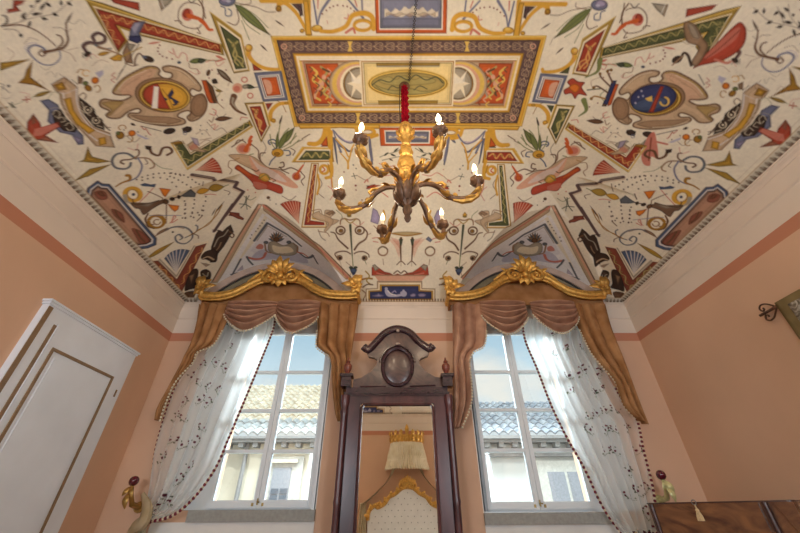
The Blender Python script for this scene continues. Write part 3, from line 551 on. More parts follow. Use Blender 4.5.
S('BG', (1, 1.8), '333,130 337,142 341,152'); S('BG', 1.3, '334,131 341,139 350,143 356,140 360,134'); S('OC', 1.2, '336,139 344,148 349,157 352,148 356,142'); S('BG', (1.2, 2), '369,137 371,150 372,160'); S('LI', .8, '338,135 346,141 354,141')
S('OC', 2.6, '330.5,160 332,168 331,176 326,178'); S('OD', .7, '328,164 330,172'); S('RP', .8, '372,196 380,192 388,197'); LF('RD', 366, 189, 376, 184, 3)
Z(325, 80, 3.1375)
S('GD', 1.6, '172,242 195,232 220,226 242,214'); S('GD', 1.5, '180,252 205,246 235,240'); LF('GD', 185, 238, 200, 226, 6); LF('GD', 205, 232, 224, 240, 6); LF('GD', 215, 226, 232, 212, 6); LF('BR', 200, 246, 214, 254, 5); S('RP', 2, '150,300 170,290 190,300 215,296'); S('RP', 2, '170,262 195,272 220,268'); D('RP', 1.6, '196,262 150,280 228,285')
# ---- crop (70,140): scrolls, grotesque plaque
Z(70, 140)
F('OL', '60,158 100,140 128,45 150,100 165,120 300,155 200,168 95,158'); F('OC', '110,140 128,80 145,125 240,152 130,150', .8); F('OL', '20,302 140,208 305,172 200,228 130,265 110,268'); F('OC', '120,240 200,195 270,182 190,215', .8)
S('SL', 13, '475,135 410,97 335,103 303,150 328,198 395,208 430,190 438,165'); S('BR', (11, 8), '385,172 365,160 380,145 440,138 492,110 495,75 472,70'); S('BD', 9, '470,128 560,132 605,170 602,195 578,205'); S('BG', 9, '490,130 518,190 490,260 440,290 395,300'); S('OD', (8, 20), '330,335 370,310 430,285 428,258 410,255'); S('GR', 4, '605,165 660,200 735,212'); S('BR', 5, '540,135 560,165 545,175')
S('BR', 14, '575,60 590,95 640,110 668,60 715,55 735,85 700,108'); F('DB', '540,40 590,45 575,75 545,65')
D('BR', 6, '480,285 520,268 560,255 600,245 640,240 680,238 720,240 760,246 795,255'); D('BR', 6, '520,290 560,278 600,270 650,272 700,282 735,305 765,335 790,375')
F('SB', '505,320 540,310 580,320 620,315 610,340 560,335 520,332'); S('RP', 5, '600,345 550,400 495,455'); S('BR', 5, '560,370 620,395 690,430')
RG('OC', 452, 392, 56, 46, 24, 15, 60, 400); RG('OD', 452, 392, 40, 34, 5, 15, 60, 400); E('SB', 457, 392, 12, 10); S('GY', (20, 8), '395,400 410,440 460,465')
F('OR', '640,345 680,348 728,355 700,395 688,412 670,400'); F('OR', '700,460 740,468 788,472 780,500 755,518 730,500'); F('BR', '440,450 560,452 660,428 710,440 640,470 590,500 530,540 500,500 465,490', .95, 1); F('GY', '500,470 640,440 560,480', .6); S('DB', 5, '450,430 470,465 540,460'); E('BR', 690, 445, 22, 18); E('DB', 735, 425, 20, 14); S('BR', 6, '695,450 692,600'); LF('DB', 770, 415, 800, 405, 30)
S('BR', 7, '560,535 540,570 560,600 600,610')
Z(70, 170, 6.667)
RG('OD', 575, 345, 52, 40, 16, 0, -160, 180); RG('BD', 580, 347, 22, 17, 7, 0, 0, 300); S('BD', (6, 16), '570,440 610,415 650,395'); S('BR', 7, '520,290 505,330 520,375 560,390'); S('BG', 4, '530,303 640,303 740,303'); S('RP', 6, '690,310 680,350 715,330'); D('BR', 5, '770,225 770,260 765,290 750,320'); S('BD', 4, '640,400 700,380 760,390')
PLQ = '98,182 116,120 184,70 216,90 264,94 578,455 574,500 520,522 440,533 395,520'
F('SB', PLQ); S('BR', 3, PLQ, sm=0, closed=True); F('LB', '124,180 136,128 186,92 212,108 254,112 556,462 552,488 512,504 446,512 410,500'); F('PB', '132,178 144,134 186,100 210,116 250,120 544,462 540,480 508,496 450,503 418,492'); F('BW', '142,176 152,140 188,110 208,124 246,128 532,462 526,476 504,488 456,494 426,484')
F('MB', '160,150 200,135 240,150 250,190 210,200 175,185', .85, 1); F('BR', '180,150 215,145 235,175 200,170', .7, 1); F('MB', '275,260 320,270 355,300 365,350 330,335 290,300', .85, 1); F('MB', '410,390 460,400 515,440 530,480 470,492 440,450', .85, 1); S('BR', 8, '440,400 470,450 500,480'); S('BR', 7, '300,265 320,310 350,335')
# ---- crop (120,205): corner
Z(120, 205)
S('SL', 9, '300,195 380,160 465,160 515,195 518,240 470,278 415,268 398,232 425,212 450,235 432,250'); S('SL', 7, '470,235 540,200 560,160 545,145'); S('OD', 6, '500,220 600,160 690,80 735,0'); S('OD', 5, '560,180 650,130 700,30'); S('BR', 5, '520,205 560,220 565,240'); LF('OL', 185, 390, 395, 262, 30); LF('OC', 230, 350, 350, 285, 14); LF('BD', 260, 215, 350, 160, 20); S('BR', 6, '555,115 590,80')
D('BR', 6, '468,60 470,95 520,60 530,90 600,40 590,75 560,55'); S('RP', 5, '360,130 400,90 390,75'); E('GD', 380, 195, 8, 7)
Z(0, 0, 1)
F('CR', '144.5,260 159,258.5 176.5,275.5 194,244 209,241 180.5,299'); F('MB', '147,261.5 158.5,260.5 176.8,279 195.5,246.5 206.8,243.2 180.5,294.5'); F('BR', '150,263 156,263 177,284 178,290', .5); FAN('SB', 'LB', 176, 272.5, 164.3, 258.6, 190, 250.4, 7); S('GY', 1, '159.5,259.3 176.4,276.5 194.2,246', sm=0)
VINE('RN', .7, 160, 266, 179, 288, 1.4, 6); VINE('RN', .7, 181, 284, 202, 248, 1.4, 7)
# ---- black grotesque beasts beside the cells
Z(210, 205)
S('PB', 16, '165,-5 30,190', sm=0); F('MB', '138,48 175,55 245,95 240,110 200,100 150,75'); F('DB', '150,140 172,195 150,215 125,260 100,300 60,350 42,412 0,415 8,300 40,210 60,180 90,190 120,160'); S('GY', 6, '30,300 60,240 100,220 130,180'); S('BD', 6, '20,350 60,310 80,270'); E('GY', 20, 385, 26, 16); S('BR', 7, '140,190 172,215 160,235 140,220'); S('DB', 5, '20,180 75,185 80,205')
Z(180, 250, 8.88)
F('DB', '185,60 230,10 320,0 330,90 290,110 230,85 200,85', 1, 1); S('BE', 9, '205,75 250,60 300,85'); F('BD', '180,110 240,120 270,130 230,150', .8); F('DB', '180,195 230,170 275,200 265,260 200,255', 1, 1); S('GY', 6, '200,210 240,235 250,200'); F('DB', '105,180 150,165 165,200 150,290 165,330 90,350 40,360 60,260', 1, 1); F('BD', '80,230 130,210 100,300', .9); F('BR', '40,380 140,370 110,440 70,460', 1, 1); S('BR', 8, '10,420 60,470 140,480'); F('BD', '170,270 230,260 260,320 190,330', .9, 1)
# ---- borders of the pointed cells, and the urns inside them
Z(210, 205)
F('BE', '345,-10 378,-5 60,560 5,560'); S('BR', 7, '345,0 178,265 20,545', .8, 0); F('LC', '378,60 395,72 110,560 55,560', .95); S('PK', 9, '360,5 190,275 35,545', 1, 0)
F('BE', '378,-8 410,0 800,300 1020,520 960,545 790,345 385,40'); S('RP', 10, '385,5 560,140 795,320 1000,530', .8, 0); S('BR', 4, '395,0 570,130 800,300 1015,520', .9, 0); F('LC', '392,72 410,62 800,355 985,545 940,560 780,385')
F('LC', '330,250 412,95 650,280 800,390 985,545 880,600 300,600 70,560 215,400', 1); F('PL', '345,240 412,125 560,225 640,300 600,380 400,380 290,330', .25); F('PL', '380,320 640,350 700,420 500,390 300,400', .8, 1)
S('SL', 12, '318,258 413,130 560,215 655,295', 1, 0); S('GY', 5, '338,258 416,150 550,228', .9, 0); D('GY', 5, '330,190 345,170 360,150 375,130 390,110 300,215 290,240'); 
for k in range(9):
    a = -2.9+k*.33; LF('BD' if k % 2 else 'SL', 478, 262, 478+62*math.cos(a), 258+70*math.sin(a), 20)
E('BR', 478, 250, 22, 18); F('GY', '425,270 470,262 530,290 600,270 632,330 600,362 520,365 450,350 418,320', 1, 1); F('CR', '450,290 500,300 570,300 600,335 520,350 460,335', .9, 1); E('SL', 403, 270, 18, 12); E('SL', 568, 268, 18, 12); S('BD', 8, '395,280 405,330 440,345'); S('BD', 8, '605,280 630,300 628,335')
F('RP', '330,310 355,280 385,292 375,318', .9, 1); S('RP', 13, '270,378 330,390 380,380 402,345'); S('SL', 9, '265,372 280,400 308,430', 1, 0); S('SL', 10, '640,342 690,378 725,375 742,362'); S('SL', 9, '742,365 775,422', 1, 0); S('RP', 8, '630,340 670,350 700,370'); S('SL', 10, '222,390 140,540', 1, 0); S('SL', 7, '325,450 230,480 150,500', 1, 0); F('LI', '190,480 235,432 240,465', .7); S('BD', 4, '500,350 520,355 540,350')
# ---- crop (310,205): candelabra of flowers between the cells
Z(310, 205)
S('GD', (15, 7), '290,145 297,260 304,365'); S('GR', 6, '304,360 310,440'); F('OC', '262,70 282,45 300,70 285,85'); E('OL', 282, 80, 16, 8); S('BD', 8, '218,138 222,108 250,98 285,108 335,100 358,115 360,138'); S('OL', 6, '250,98 290,130 330,102')
for x, s in ((220, 1), (358, -1)): RG('BR', x, 183, 32, 28, 9); E('BD', x+4*s, 186, 18, 16); E('OD', x+2*s, 184, 9, 8)
S('BR', (6, 11), '150,195 180,205 205,250 272,312'); S('BR', (11, 8), '320,322 350,280 400,245 412,200 385,165'); S('BD', 4, '410,215 438,205'); E('BD', 213, 380, 22, 20); E('DB', 216, 382, 11, 10); E('BD', 393, 382, 22, 20); E('DB', 390, 382, 11, 10); S('BR', 7, '292,352 260,335 215,335 180,350 190,375'); S('BR', 7, '318,350 345,338 385,336 420,355 425,375'); S('GR', 4, '395,400 405,425'); F('NV', '285,460 312,450 340,465 325,500 308,508'); E('SB', 312, 472, 22, 18); E('GD', 295, 450, 15, 10); E('GD', 328, 450, 15, 10); S('BR', 4, '190,345 220,420 240,500', .5)
S('GY', 7, '60,180 80,230 110,255'); S('BD', 5, '60,190 120,200 140,225'); F('BE', '10,70 70,40 80,60 170,110 120,190 100,180 130,130 60,110', .9, 1); F('BD', '110,60 160,35 180,50 140,75', .9)
Z(310, 205)
F('LI', '435,120 452,20 485,40 505,90 490,140 460,130'); S('BD', 5, '460,150 500,190'); S('RP', 5, '450,240 480,235 510,245'); S('RP', 5, '455,262 490,268'); F('BG', '510,250 540,225 560,245 525,268'); RG('BD', 525, 332, 34, 32, 9); S('GD', 4, '490,320 520,300 560,320'); S('BD', 4, '525,390 530,430'); S('OC', 10, '530,40 540,90 520,160')
F('PK', '560,240 640,262 652,330 640,380 610,300', .6); F('RP', '580,232 640,250 650,320', .5); S('BR', (16, 8), '655,240 652,300 655,400'); F('GD', '640,245 670,245 660,290 650,290'); S('BR', 6, '625,430 655,405 685,428'); S('BD', 3, '655,400 655,440')
E('OL', 690, 205, 110, 14, 0, .5); S('OD', 5, '590,205 690,222 790,205')
# ---- festooned blue plaque at the foot of the vault, midway
Z(330, 260, 5.333, False)
F('RD', '222,40 236,24 262,42 290,62 318,68 340,80 360,72 382,80 408,70 440,64 470,44 500,20 522,34 528,82 222,84'); S('MB', 5, '240,50 280,72 330,80'); S('MB', 5, '510,44 470,66 410,80'); S('RP', 5, '250,70 290,80'); S('RP', 5, '500,70 450,80'); F('GY', '225,28 240,22 262,45 240,60'); F('GY', '482,36 500,24 522,28 510,60'); S('BR', 5, '340,72 360,58 378,70 396,58 414,72')
F('PK', '235,80 520,80 488,112 258,112'); S('BD', 4, '235,82 520,82', sm=0); F('BE', '250,112 492,112 492,150 562,152 562,228 190,228 190,152 250,150'); F('CR', '258,122 486,122 486,155 556,158 556,218 196,218 196,158 258,155'); F('OC', '265,130 481,130 481,160 550,163 550,214 204,214 204,163 265,160'); F('NV', '275,138 473,138 473,166 542,169 542,208 212,208 212,169 275,166')
E('PL', 300, 153, 8, 8); F('PL', '292,162 310,160 322,178 345,186 372,182 385,190 345,197 305,192', 1, 1); F('PL', '375,172 398,165 410,178 402,194 382,192', .9, 1); E('PL', 392, 164, 6, 6); F('LI', '225,192 250,184 258,178 268,184 286,190 262,197', .9, 1); F('LI', '428,186 446,178 458,186 450,196 432,196', .9, 1); F('LI', '470,184 490,178 512,184 502,196 478,196', .9, 1); S('WH', 3, '308,164 326,180 352,188'); S('LI', 4, '330,175 345,165 352,172')
Z(330, 260, 5.333)
S('OD', 7, '165,105 200,98 225,100'); S('BD', 5, '170,160 190,180 175,215'); S('OL', 6, '190,60 210,85 195,110 215,130'); S('BR', 5, '175,145 200,130 228,132')

# ---- wall-foot borders in room coordinates
WP = []
def border(d, w, c, a=1.): WP.append(('B', d, w, c, a))
# ---- raster onto a fine grid of the vault
def paint_ceiling():
    xs = np.arange(XL-.02, XR+.021, .0075)
    ys = np.concatenate([np.arange(YB-.02, YB+1.0, .02), np.arange(YB+1.0, .75, .06), np.arange(.75, YF+.021, .0075)])
    X, Y = np.meshgrid(xs, ys); H, Wd = X.shape
    img = np.empty((H, Wd, 3)); img[:] = lin(PAL['P'])
    allp = np.vstack([p[2] for p in PRIMS]); w = hit(allp)
    # local size of a picture pixel on the vault
    n = 0; jobs = []
    mids = np.array([p[2].mean(0) for p in PRIMS]); m0, m1, m2 = hit(mids), hit(mids+[1, 0]), hit(mids+[0, 1])
    a, b = m1-m0, m2-m0; scl = np.sqrt(np.abs(a[:, 0]*b[:, 1]-a[:, 1]*b[:, 0]))
    for i, p in enumerate(PRIMS):
        q = w[n:n+len(p[2])]; n += len(p[2]); jobs.append((p, q, scl[i], False))
        if p[4]:
            r = q.copy(); r[:, 0] = 2*XC-r[:, 0]; jobs.append((p, r, scl[i], True))
    cols = {k: np.array(lin(v)) for k, v in PAL.items()}
    AA = .009; LIGHT = {'P', 'CR', 'WH', 'LB', 'LC', 'GL', 'PL', 'RP', 'PK'}
    def blend(i0, i1, j0, j1, cov, c):
        s = img[i0:i1, j0:j1]; s += (c-s)*cov[..., None]
    def window(q, pad):
        lo, hi = q.min(0)-pad, q.max(0)+pad
        return np.searchsorted(ys, lo[1]), np.searchsorted(ys, hi[1]), np.searchsorted(xs, lo[0]), np.searchsorted(xs, hi[0])
    def draw(p, q, sc, mir):
        c = p[1]; c = SWAP.get(c, c) if mir else c; c = cols[c]
        if p[0] == 'F':
            i0, i1, j0, j1 = window(q, .02)
            if i1 <= i0 or j1 <= j0: return
            xx, yy = X[i0:i1, j0:j1], Y[i0:i1, j0:j1]; ins = np.zeros(xx.shape, bool); d2 = np.full(xx.shape, 1e9)
            for k in range(len(q)):
                ax, ay = q[k]; bx, by = q[(k+1) % len(q)]
                ex, ey = bx-ax, by-ay
                if ey != 0: ins ^= ((ay > yy) != (by > yy)) & (xx < ex*(yy-ay)/ey+ax)
                l = ex*ex+ey*ey
                if l < 1e-12: continue
                t = np.clip(((xx-ax)*ex+(yy-ay)*ey)/l, 0, 1); d2 = np.minimum(d2, (xx-ax-t*ex)**2+(yy-ay-t*ey)**2)
            d = np.sqrt(d2)*np.where(ins, 1, -1); cov = np.clip(.5+d/AA, 0, 1)
            if p[1] not in LIGHT:                  # brushwork: modelled centre, drawn outline
                g = .80+.30*np.clip(d/.035, 0, 1)-.42*np.clip(1-np.abs(d-.004)/.009, 0, 1)-.17*np.clip(1-np.abs(d-.032)/.007, 0, 1); c = c*g[..., None]
        else:
            w0, w1 = (v/p[6]*sc*.62 for v in p[3]); m = max(w0, w1)
            i0, i1, j0, j1 = window(q, m+.02)
            if i1 <= i0 or j1 <= j0: return
            xx, yy = X[i0:i1, j0:j1], Y[i0:i1, j0:j1]; d = np.full(xx.shape, -1e9); nq = len(q)-1
            for k in range(nq):
                ax, ay = q[k]; ex, ey = q[k+1]-q[k]; l = ex*ex+ey*ey
                if l < 1e-12: continue
                # only the neighbourhood of this segment
                r = max(w0, w1)+.02
                a0, a1 = np.searchsorted(ys[i0:i1], (min(ay, ay+ey)-r, max(ay, ay+ey)+r)); b0, b1 = np.searchsorted(xs[j0:j1], (min(ax, ax+ex)-r, max(ax, ax+ex)+r))
                if a1 <= a0 or b1 <= b0: continue
                sx, sy = xx[a0:a1, b0:b1], yy[a0:a1, b0:b1]
                t = np.clip(((sx-ax)*ex+(sy-ay)*ey)/l, 0, 1); wd = w0+(w1-w0)*(k+t)/nq
                d[a0:a1, b0:b1] = np.maximum(d[a0:a1, b0:b1], wd-np.sqrt((sx-ax-t*ex)**2+(sy-ay-t*ey)**2))
            cov = np.clip(.5+d/AA, 0, 1)*min(1, max(.6, 2*m/AA*1.2))
        blend(i0, i1, j0, j1, cov*p[5], c)
    for j in jobs: draw(*j)
    # the painted bead-and-leaf border round the foot of the vault
    dl = np.minimum(X-XL, XR-X); df = np.minimum(YF-Y, Y-YB); d = np.minimum(dl, df); run = np.where(dl < df, Y, X)
    free = cellz(X, YF-Y) < ZS+.0
    def band(lo, hi, c, a=1., tick=None):
        cov = np.clip((d-lo)/AA+.5, 0, 1)*np.clip((hi-d)/AA+.5, 0, 1)*free*a
        if tick: cov = cov*np.clip(.5+(tick[1]/2-np.abs((run % tick[0])-tick[0]/2))/AA, 0, 1)
        img[:] = img+(cols[c]-img)*cov[..., None]
    plq = (np.abs(X-.07) < .72) & (YF-Y < .5)
    free &= ~plq
    band(-.1, .07, 'P'); band(-.1, .004, 'BE'); band(.004, .008, 'BD', .7); band(.010, .066, 'GY', .45); band(.014, .038, 'BR', .85, (.052, .028)); band(.036, .062, 'BR', .7, (.052, .014)); band(.026, .05, 'DB', .6, (.026, .010)); band(.069, .074, 'OD', .8); band(.10, .105, 'BD', .3)
    free |= plq; free &= plq
    band(.0, .03, 'BE'); band(.03, .06, 'BR', .8, (.04, .022))
    # the same plaque and beasts at the foot of the vault over the bed, seen in the mirror
    sel = (ys > YF-.75); src = img[sel]; ysrc = ys[sel]
    back = np.where(ys < YB+.7)[0]
    for i in back:
        k = np.argmin(np.abs(ysrc-(YF-(ys[i]-YB)))); m = (xs > -1.1) & (xs < 1.1); x0 = np.searchsorted(xs, -.55); w_ = m.sum(); k0 = np.searchsorted(xs, -1.1)
        row = src[k, k0:k0+w_]; img[i, k0-120:k0-120+w_] = row
    Zc = vz(X, Y)+CZ
    co = np.stack([X, Y, Zc], -1).reshape(-1, 3)
    idx = np.arange(H*Wd).reshape(H, Wd); fc = np.stack([idx[:-1, :-1], idx[1:, :-1], idx[1:, 1:], idx[:-1, 1:]], -1).reshape(-1, 4)
    me = bpy.data.meshes.new('ceiling'); me.vertices.add(len(co)); me.vertices.foreach_set('co', co.ravel())
    me.loops.add(fc.size); me.loops.foreach_set('vertex_index', fc.ravel()); me.polygons.add(len(fc))
    me.polygons.foreach_set('loop_start', np.arange(0, fc.size, 4)); me.polygons.foreach_set('loop_total', np.full(len(fc), 4))
    me.update(calc_edges=True)
    at = me.color_attributes.new('Col', 'FLOAT_COLOR', 'POINT')
    at.data.foreach_set('color', np.concatenate([img.reshape(-1, 3), np.ones((H*Wd, 1))], 1).astype(np.float32).ravel())
    me.polygons.foreach_set('use_smooth', np.ones(len(fc), bool))
    m = bpy.data.materials.new('fresco'); m.use_nodes = True; t = m.node_tree; b = t.nodes['Principled BSDF']; b.inputs['Roughness'].default_value = .8; b.inputs['Specular IOR Level'].default_value = .25
    a = t.nodes.new('ShaderNodeAttribute'); a.attribute_name = 'Col'; n1 = t.nodes.new('ShaderNodeTexNoise'); n1.inputs['Scale'].default_value = 3; n1.inputs['Detail'].default_value = 8
    tc = t.nodes.new('ShaderNodeTexCoord'); t.links.new(tc.outputs['Object'], n1.inputs['Vector'])
    mr = t.nodes.new('ShaderNodeMapRange'); mr.inputs[3].default_value = .84; mr.inputs[4].default_value = 1.12; t.links.new(n1.outputs[0], mr.inputs[0])
    mu = t.nodes.new('ShaderNodeMix'); mu.data_type = 'RGBA'; mu.blend_type = 'MULTIPLY'; mu.inputs[0].default_value = 1
    n3 = t.nodes.new('ShaderNodeTexNoise'); n3.inputs['Scale'].default_value = 34; n3.inputs['Detail'].default_value = 3; t.links.new(tc.outputs['Object'], n3.inputs['Vector'])
    mr3 = t.nodes.new('ShaderNodeMapRange'); mr3.inputs[3].default_value = .86; mr3.inputs[4].default_value = 1.14; t.links.new(n3.outputs[0], mr3.inputs[0])
    mu3 = t.nodes.new('ShaderNodeMix'); mu3.data_type = 'RGBA'; mu3.blend_type = 'MULTIPLY'; mu3.inputs[0].default_value = 1; t.links.new(a.outputs['Color'], mu3.inputs[6]); t.links.new(mr3.outputs[0], mu3.inputs[7])
    t.links.new(mu3.outputs[2], mu.inputs[6]); t.links.new(mr.outputs[0], mu.inputs[7]); t.links.new(mu.outputs[2], b.inputs['Base Color'])
    me.materials.append(m)
    o = bpy.data.objects.new('ceiling', me); COL.objects.link(o); o['kind'] = 'structure'
paint_ceiling()
# ------------------------------------------------------------------ walls and floor
HT = 4.95; TH = .42
OPEN = [(-2.50, -.83, 1.185, 3.42), (.93, 2.66, 1.145, 3.42)]   # x0, x1, z0, z1 of the window openings
m = MB(); m.box((XL-.4, YB-.4, -.12), (XR+.4, YF+TH, 0)); struct('floor', m, wood('floorboards', '6b4a32', '8d6644', .4, (8, .6, 1)))
m = MB(); m.box((XL-.4, YB-.4, 0), (XL, YF+TH, HT)); struct('wall_left', m, M_WALL)
m = MB(); m.box((XR, YB-.4, 0), (XR+.4, YF+TH, HT)); struct('wall_right', m, M_WALL)
m = MB(); m.box((XL, YB-.4, 0), (XR, YB, HT)); struct('wall_back', m, M_WALL)
m = MB(); xs_ = [XL, OPEN[0][0], OPEN[0][1], OPEN[1][0], OPEN[1][1], XR]
for i in range(5):
    if i in (1, 3):
        z0, z1 = OPEN[i//2][2:]; m.box((xs_[i], YF, 0), (xs_[i+1], YF+TH, z0)); m.box((xs_[i], YF, z1), (xs_[i+1], YF+TH, HT))
    else: m.box((xs_[i], YF, 0), (xs_[i+1], YF+TH, HT))
m.box((-2.50, YF+.24, 1.185), (-2.06, YF+TH, 3.42)); m.box((2.22, YF+.24, 1.145), (2.66, YF+TH, 3.42))
struct('wall_front', m, M_WALL)
# mouldings: a thin ledge in the frieze and the cornice under the vault
def mould(name, prof, mt):
    """profile (projection, height) run round the four walls, mitred"""
    mb = MB(); n = len(prof); vs = []
    for sx, sy in ((XL, YF), (XR, YF), (XR, YB), (XL, YB)):
        for d, z in prof: vs.append((sx+(d if sx == XL else -d), sy-(d if sy == YF else -d), z+CZ))
    fs = [(c*n+i, c*n+(i+1) % n, ((c+1) % 4)*n+(i+1) % n, ((c+1) % 4)*n+i) for c in range(4) for i in range(n)]
    mb.add(vs, fs); struct(name, mb, mt)
mould('trim_1', [(-.02, 2.24), (.004, 2.24), (.013, 2.252), (.013, 2.262), (-.02, 2.268)], M_CREAM)
mould('trim_2', [(-.02, 2.42), (.006, 2.42), (.012, 2.445), (.028, 2.462), (.03, 2.48), (.04, 2.486), (.04, 2.498), (-.02, 2.498)], M_CREAM)
# arched bands of the two lunettes on the window wall
M_OLIVE = mat('lunette_olive', '7d735c', .8, 0, .2, 9); M_PINKGREY = mat('lunette_band', 'b9a294', .8, 0, .1, 8); M_DKLINE = mat('dark_line', '3d3a38', .8)
for k, (xc, w) in enumerate(CELLS):
    mb = MB(); us = np.linspace(-.985, .985, 41)
    zt = [float(cellz(np.array(xc+u*w), 0.)) for u in us]
    def bnd(off0, off1, y, th, mi):
        mb.k = mi
        a = [(xc+u*w*(1-off0*.6), CZ+max(ZS+.0, z-off0)) for u, z in zip(us, zt)]; b = [(xc+u*w*(1-off1*.6), CZ+max(ZS+.0, z-off1)) for u, z in zip(us, zt)]
        for i in range(40):
            mb.add([(*q[:1], y, q[1]) for q in (a[i], a[i+1], b[i+1], b[i])]+[(*q[:1], y-th, q[1]) for q in (a[i], a[i+1], b[i+1], b[i])],
                   [(4, 5, 6, 7), (0, 1, 5, 4), (2, 3, 7, 6)])
    bnd(0, .10, YF, .05, 0); bnd(.10, .12, YF, .03, 2); bnd(.12, .6, YF, .012, 1); bnd(.2, .215, YF-.012, .004, 2); bnd(.30, .315, YF-.012, .004, 2)
    struct('trim_%d' % (k+3), mb, [M_PINKGREY, M_OLIVE, M_DKLINE])
# ------------------------------------------------------------------ windows
M_FRAME = mat('window_paint', 'dfe6ea', .4, 0, .03, 5); M_BRASS = mat('brass', '8f7c50', .35, .9); M_REVEAL = mat('reveal_paint', 'e2e0da', .6, 0, .05, 4)
def window(n, x0, x1, xm, z0, z1, rows, gy):
    """two casements of four panes in a white frame, with a stone sill"""
    o0, o1, oz0, oz1 = OPEN[n-1]
    f = MB(); f.box((o0+.005, gy-.03, oz0+.005), (x0, gy+.05, oz1-.005)); f.box((x1, gy-.03, oz0+.005), (o1-.005, gy+.05, oz1-.005)); f.box((x0, gy-.03, z1), (x1, gy+.05, oz1-.005)); f.box((x0, gy-.03, oz0+.005), (x1, gy+.05, z0))
    w = struct('window_%d' % n, f, M_FRAME, smooth=False)
    for a, b, s in ((x0, xm, 1), (xm, x1, -1)):
        c = MB(); t = .052
        c.box((a+.002, gy-.055, z0), (a+t, gy+.02, z1)); c.box((b-t, gy-.055, z0), (b-.002, gy+.02, z1)); c.box((a+t, gy-.055, z0), (b-t, gy+.02, z0+.075)); c.box((a+t, gy-.055, z1-.06), (b-t, gy+.02, z1))
        for r in rows: c.box((a+t, gy-.05, r-.018), (b-t, gy+.015, r+.018))
        c.box((a+t-.004, gy-.062, z0+.01), (b-t+.004, gy-.055, z0+.06))
        cs = obj('casement', c, M_FRAME, w, False)
        zz = [z0+.075]+[q for r in rows for q in (r-.018, r+.018)]+[z1-.06]
        for i in range(0, len(zz), 2):
            p = MB(); p.box((a+t, gy-.022, zz[i]), (b-t, gy-.018, zz[i+1])); obj('pane', p, M_GLASS, cs, False)
    h = MB(); h.tube([(xm, gy-.075, z0+.03), (xm, gy-.075, z0+.09)], .009, 8); h.tube([(xm, gy-.055, z0+.06), (xm, gy-.09, z0+.06), (xm+.025, gy-.092, z0+.055)], .007, 8)
    for q in (-.055, .055): h.box((xm+q-.012, gy-.064, z0+.02), (xm+q+.012, gy-.056, z0+.05))
    obj('bolt', h, M_BRASS, w)
    s = MB(); s.box((max(o0, x0-.10), YF-.04, oz0-.10), (min(o1, x1+.14), YF, oz0)); s.box((o0, YF, oz0-.0), (o1, YF+TH+.1, oz0+.004)); obj('sill', s, M_STONE, w, False)
    s = MB(); s.box((o0, YF-.012, .35), (o1, YF, oz0-.10)); obj('parapet_panel', s, M_REVEAL, w, False)
    l = MB(); l.box((o0, YF+.002, oz0+.004), (o0+.01, gy-.03, oz1)); l.box((o1-.01, YF+.002, oz0+.004), (o1, gy-.03, oz1)); l.box((o0, YF+.002, oz1-.01), (o1, gy-.03, oz1))
    obj('reveal', l, M_REVEAL, w, False)
RW = [1.75, 2.20, 2.68]
window(1, -2.04, -.90, -1.485, 1.20, 3.28, RW, 4.66)
window(2, 1.00, 2.20, 1.575, 1.17, 3.28, RW, 4.66)
# inner shutters folded against the reveals
for n, x, s in ((1, OPEN[0][1]-.02, -1), (2, OPEN[1][0]+.02, 1)):
    sh = MB(); sh.box((x, YF-.012, 1.16), (x+s*.03, YF+.11, 3.35)); sh.box((x+s*.03, YF+.01, 1.3), (x+s*.036, YF+.09, 2.2)); sh.box((x+s*.03, YF+.01, 2.3), (x+s*.036, YF+.09, 3.25))
    obj('shutter', sh, M_FRAME if n == 1 else mat('shaded_shutter_paint', '8e9aa4', .5), bpy.data.objects['window_%d' % n], False)  # right shutter coloured blue-grey for the shade it lies in
# two unseen window frames added to the back wall to house the fill lamps
for n, xc in ((3, -2.15), (4, 2.45)):
    f = MB()
    for a, b in (((xc-.62, 1.05), (xc-.54, 3.15)), ((xc+.54, 1.05), (xc+.62, 3.15)), ((xc-.54, 1.05), (xc+.54, 1.13)), ((xc-.54, 3.07), (xc+.54, 3.15)), ((xc-.03, 1.13), (xc+.03, 3.07)), ((xc-.54, 2.1), (xc+.54, 2.14))):
        f.box((a[0], YB, a[1]), (b[0], YB+.06, b[1]))
    w = struct('window_%d' % n, f, M_FRAME); p = MB(); p.box((xc-.54, YB+.01, 1.13), (xc+.54, YB+.02, 3.07)); obj('pane', p, mat('added_pane', 'eef2f2', .2), w, False)  # opaque pale pane of the added window
# ------------------------------------------------------------------ door in the left wall
M_DOOR = mat('door_paint', 'e6ebf2', .4, 0, .04, 3); M_DLINE = mat('door_line', '8a6f50', .6)
dz = lambda z: z+CZ
d = MB(); y0, y1, zt = 2.715, 3.95, 1.50
d.box((XL, y0, 0), (XL+.06, y0+.16, dz(zt))); d.box((XL, y1-.11, 0), (XL+.06, y1, dz(zt))); d.box((XL, y0+.16, dz(1.385)), (XL+.06, y1-.11, dz(zt)))
d.box((XL, y0-.012, dz(zt)), (XL+.072, y1+.012, dz(zt+.022))); d.box((XL, y0-.025, dz(zt+.022)), (XL+.085, y1+.025, dz(zt+.04)))
door = struct('door_1', d, M_DOOR)
l = MB(); l.box((XL, y0+.165, 0), (XL+.075, y1-.115, dz(1.38))); lf = obj('door_leaf', l, M_DOOR, door, False)
for ya, zb in ((y0+.005, 1.485), (y0+.135, 1.37)):
    p = MB(); p.box((XL+.055, ya, 0), (XL+.066, ya+.042, dz(zb))); obj('brown_strip', p, M_DLINE, door, False)  # brown strips along the left of the architrave
p = MB(); a, b, t0 = y0+.235, y1-.215, dz(1.195)
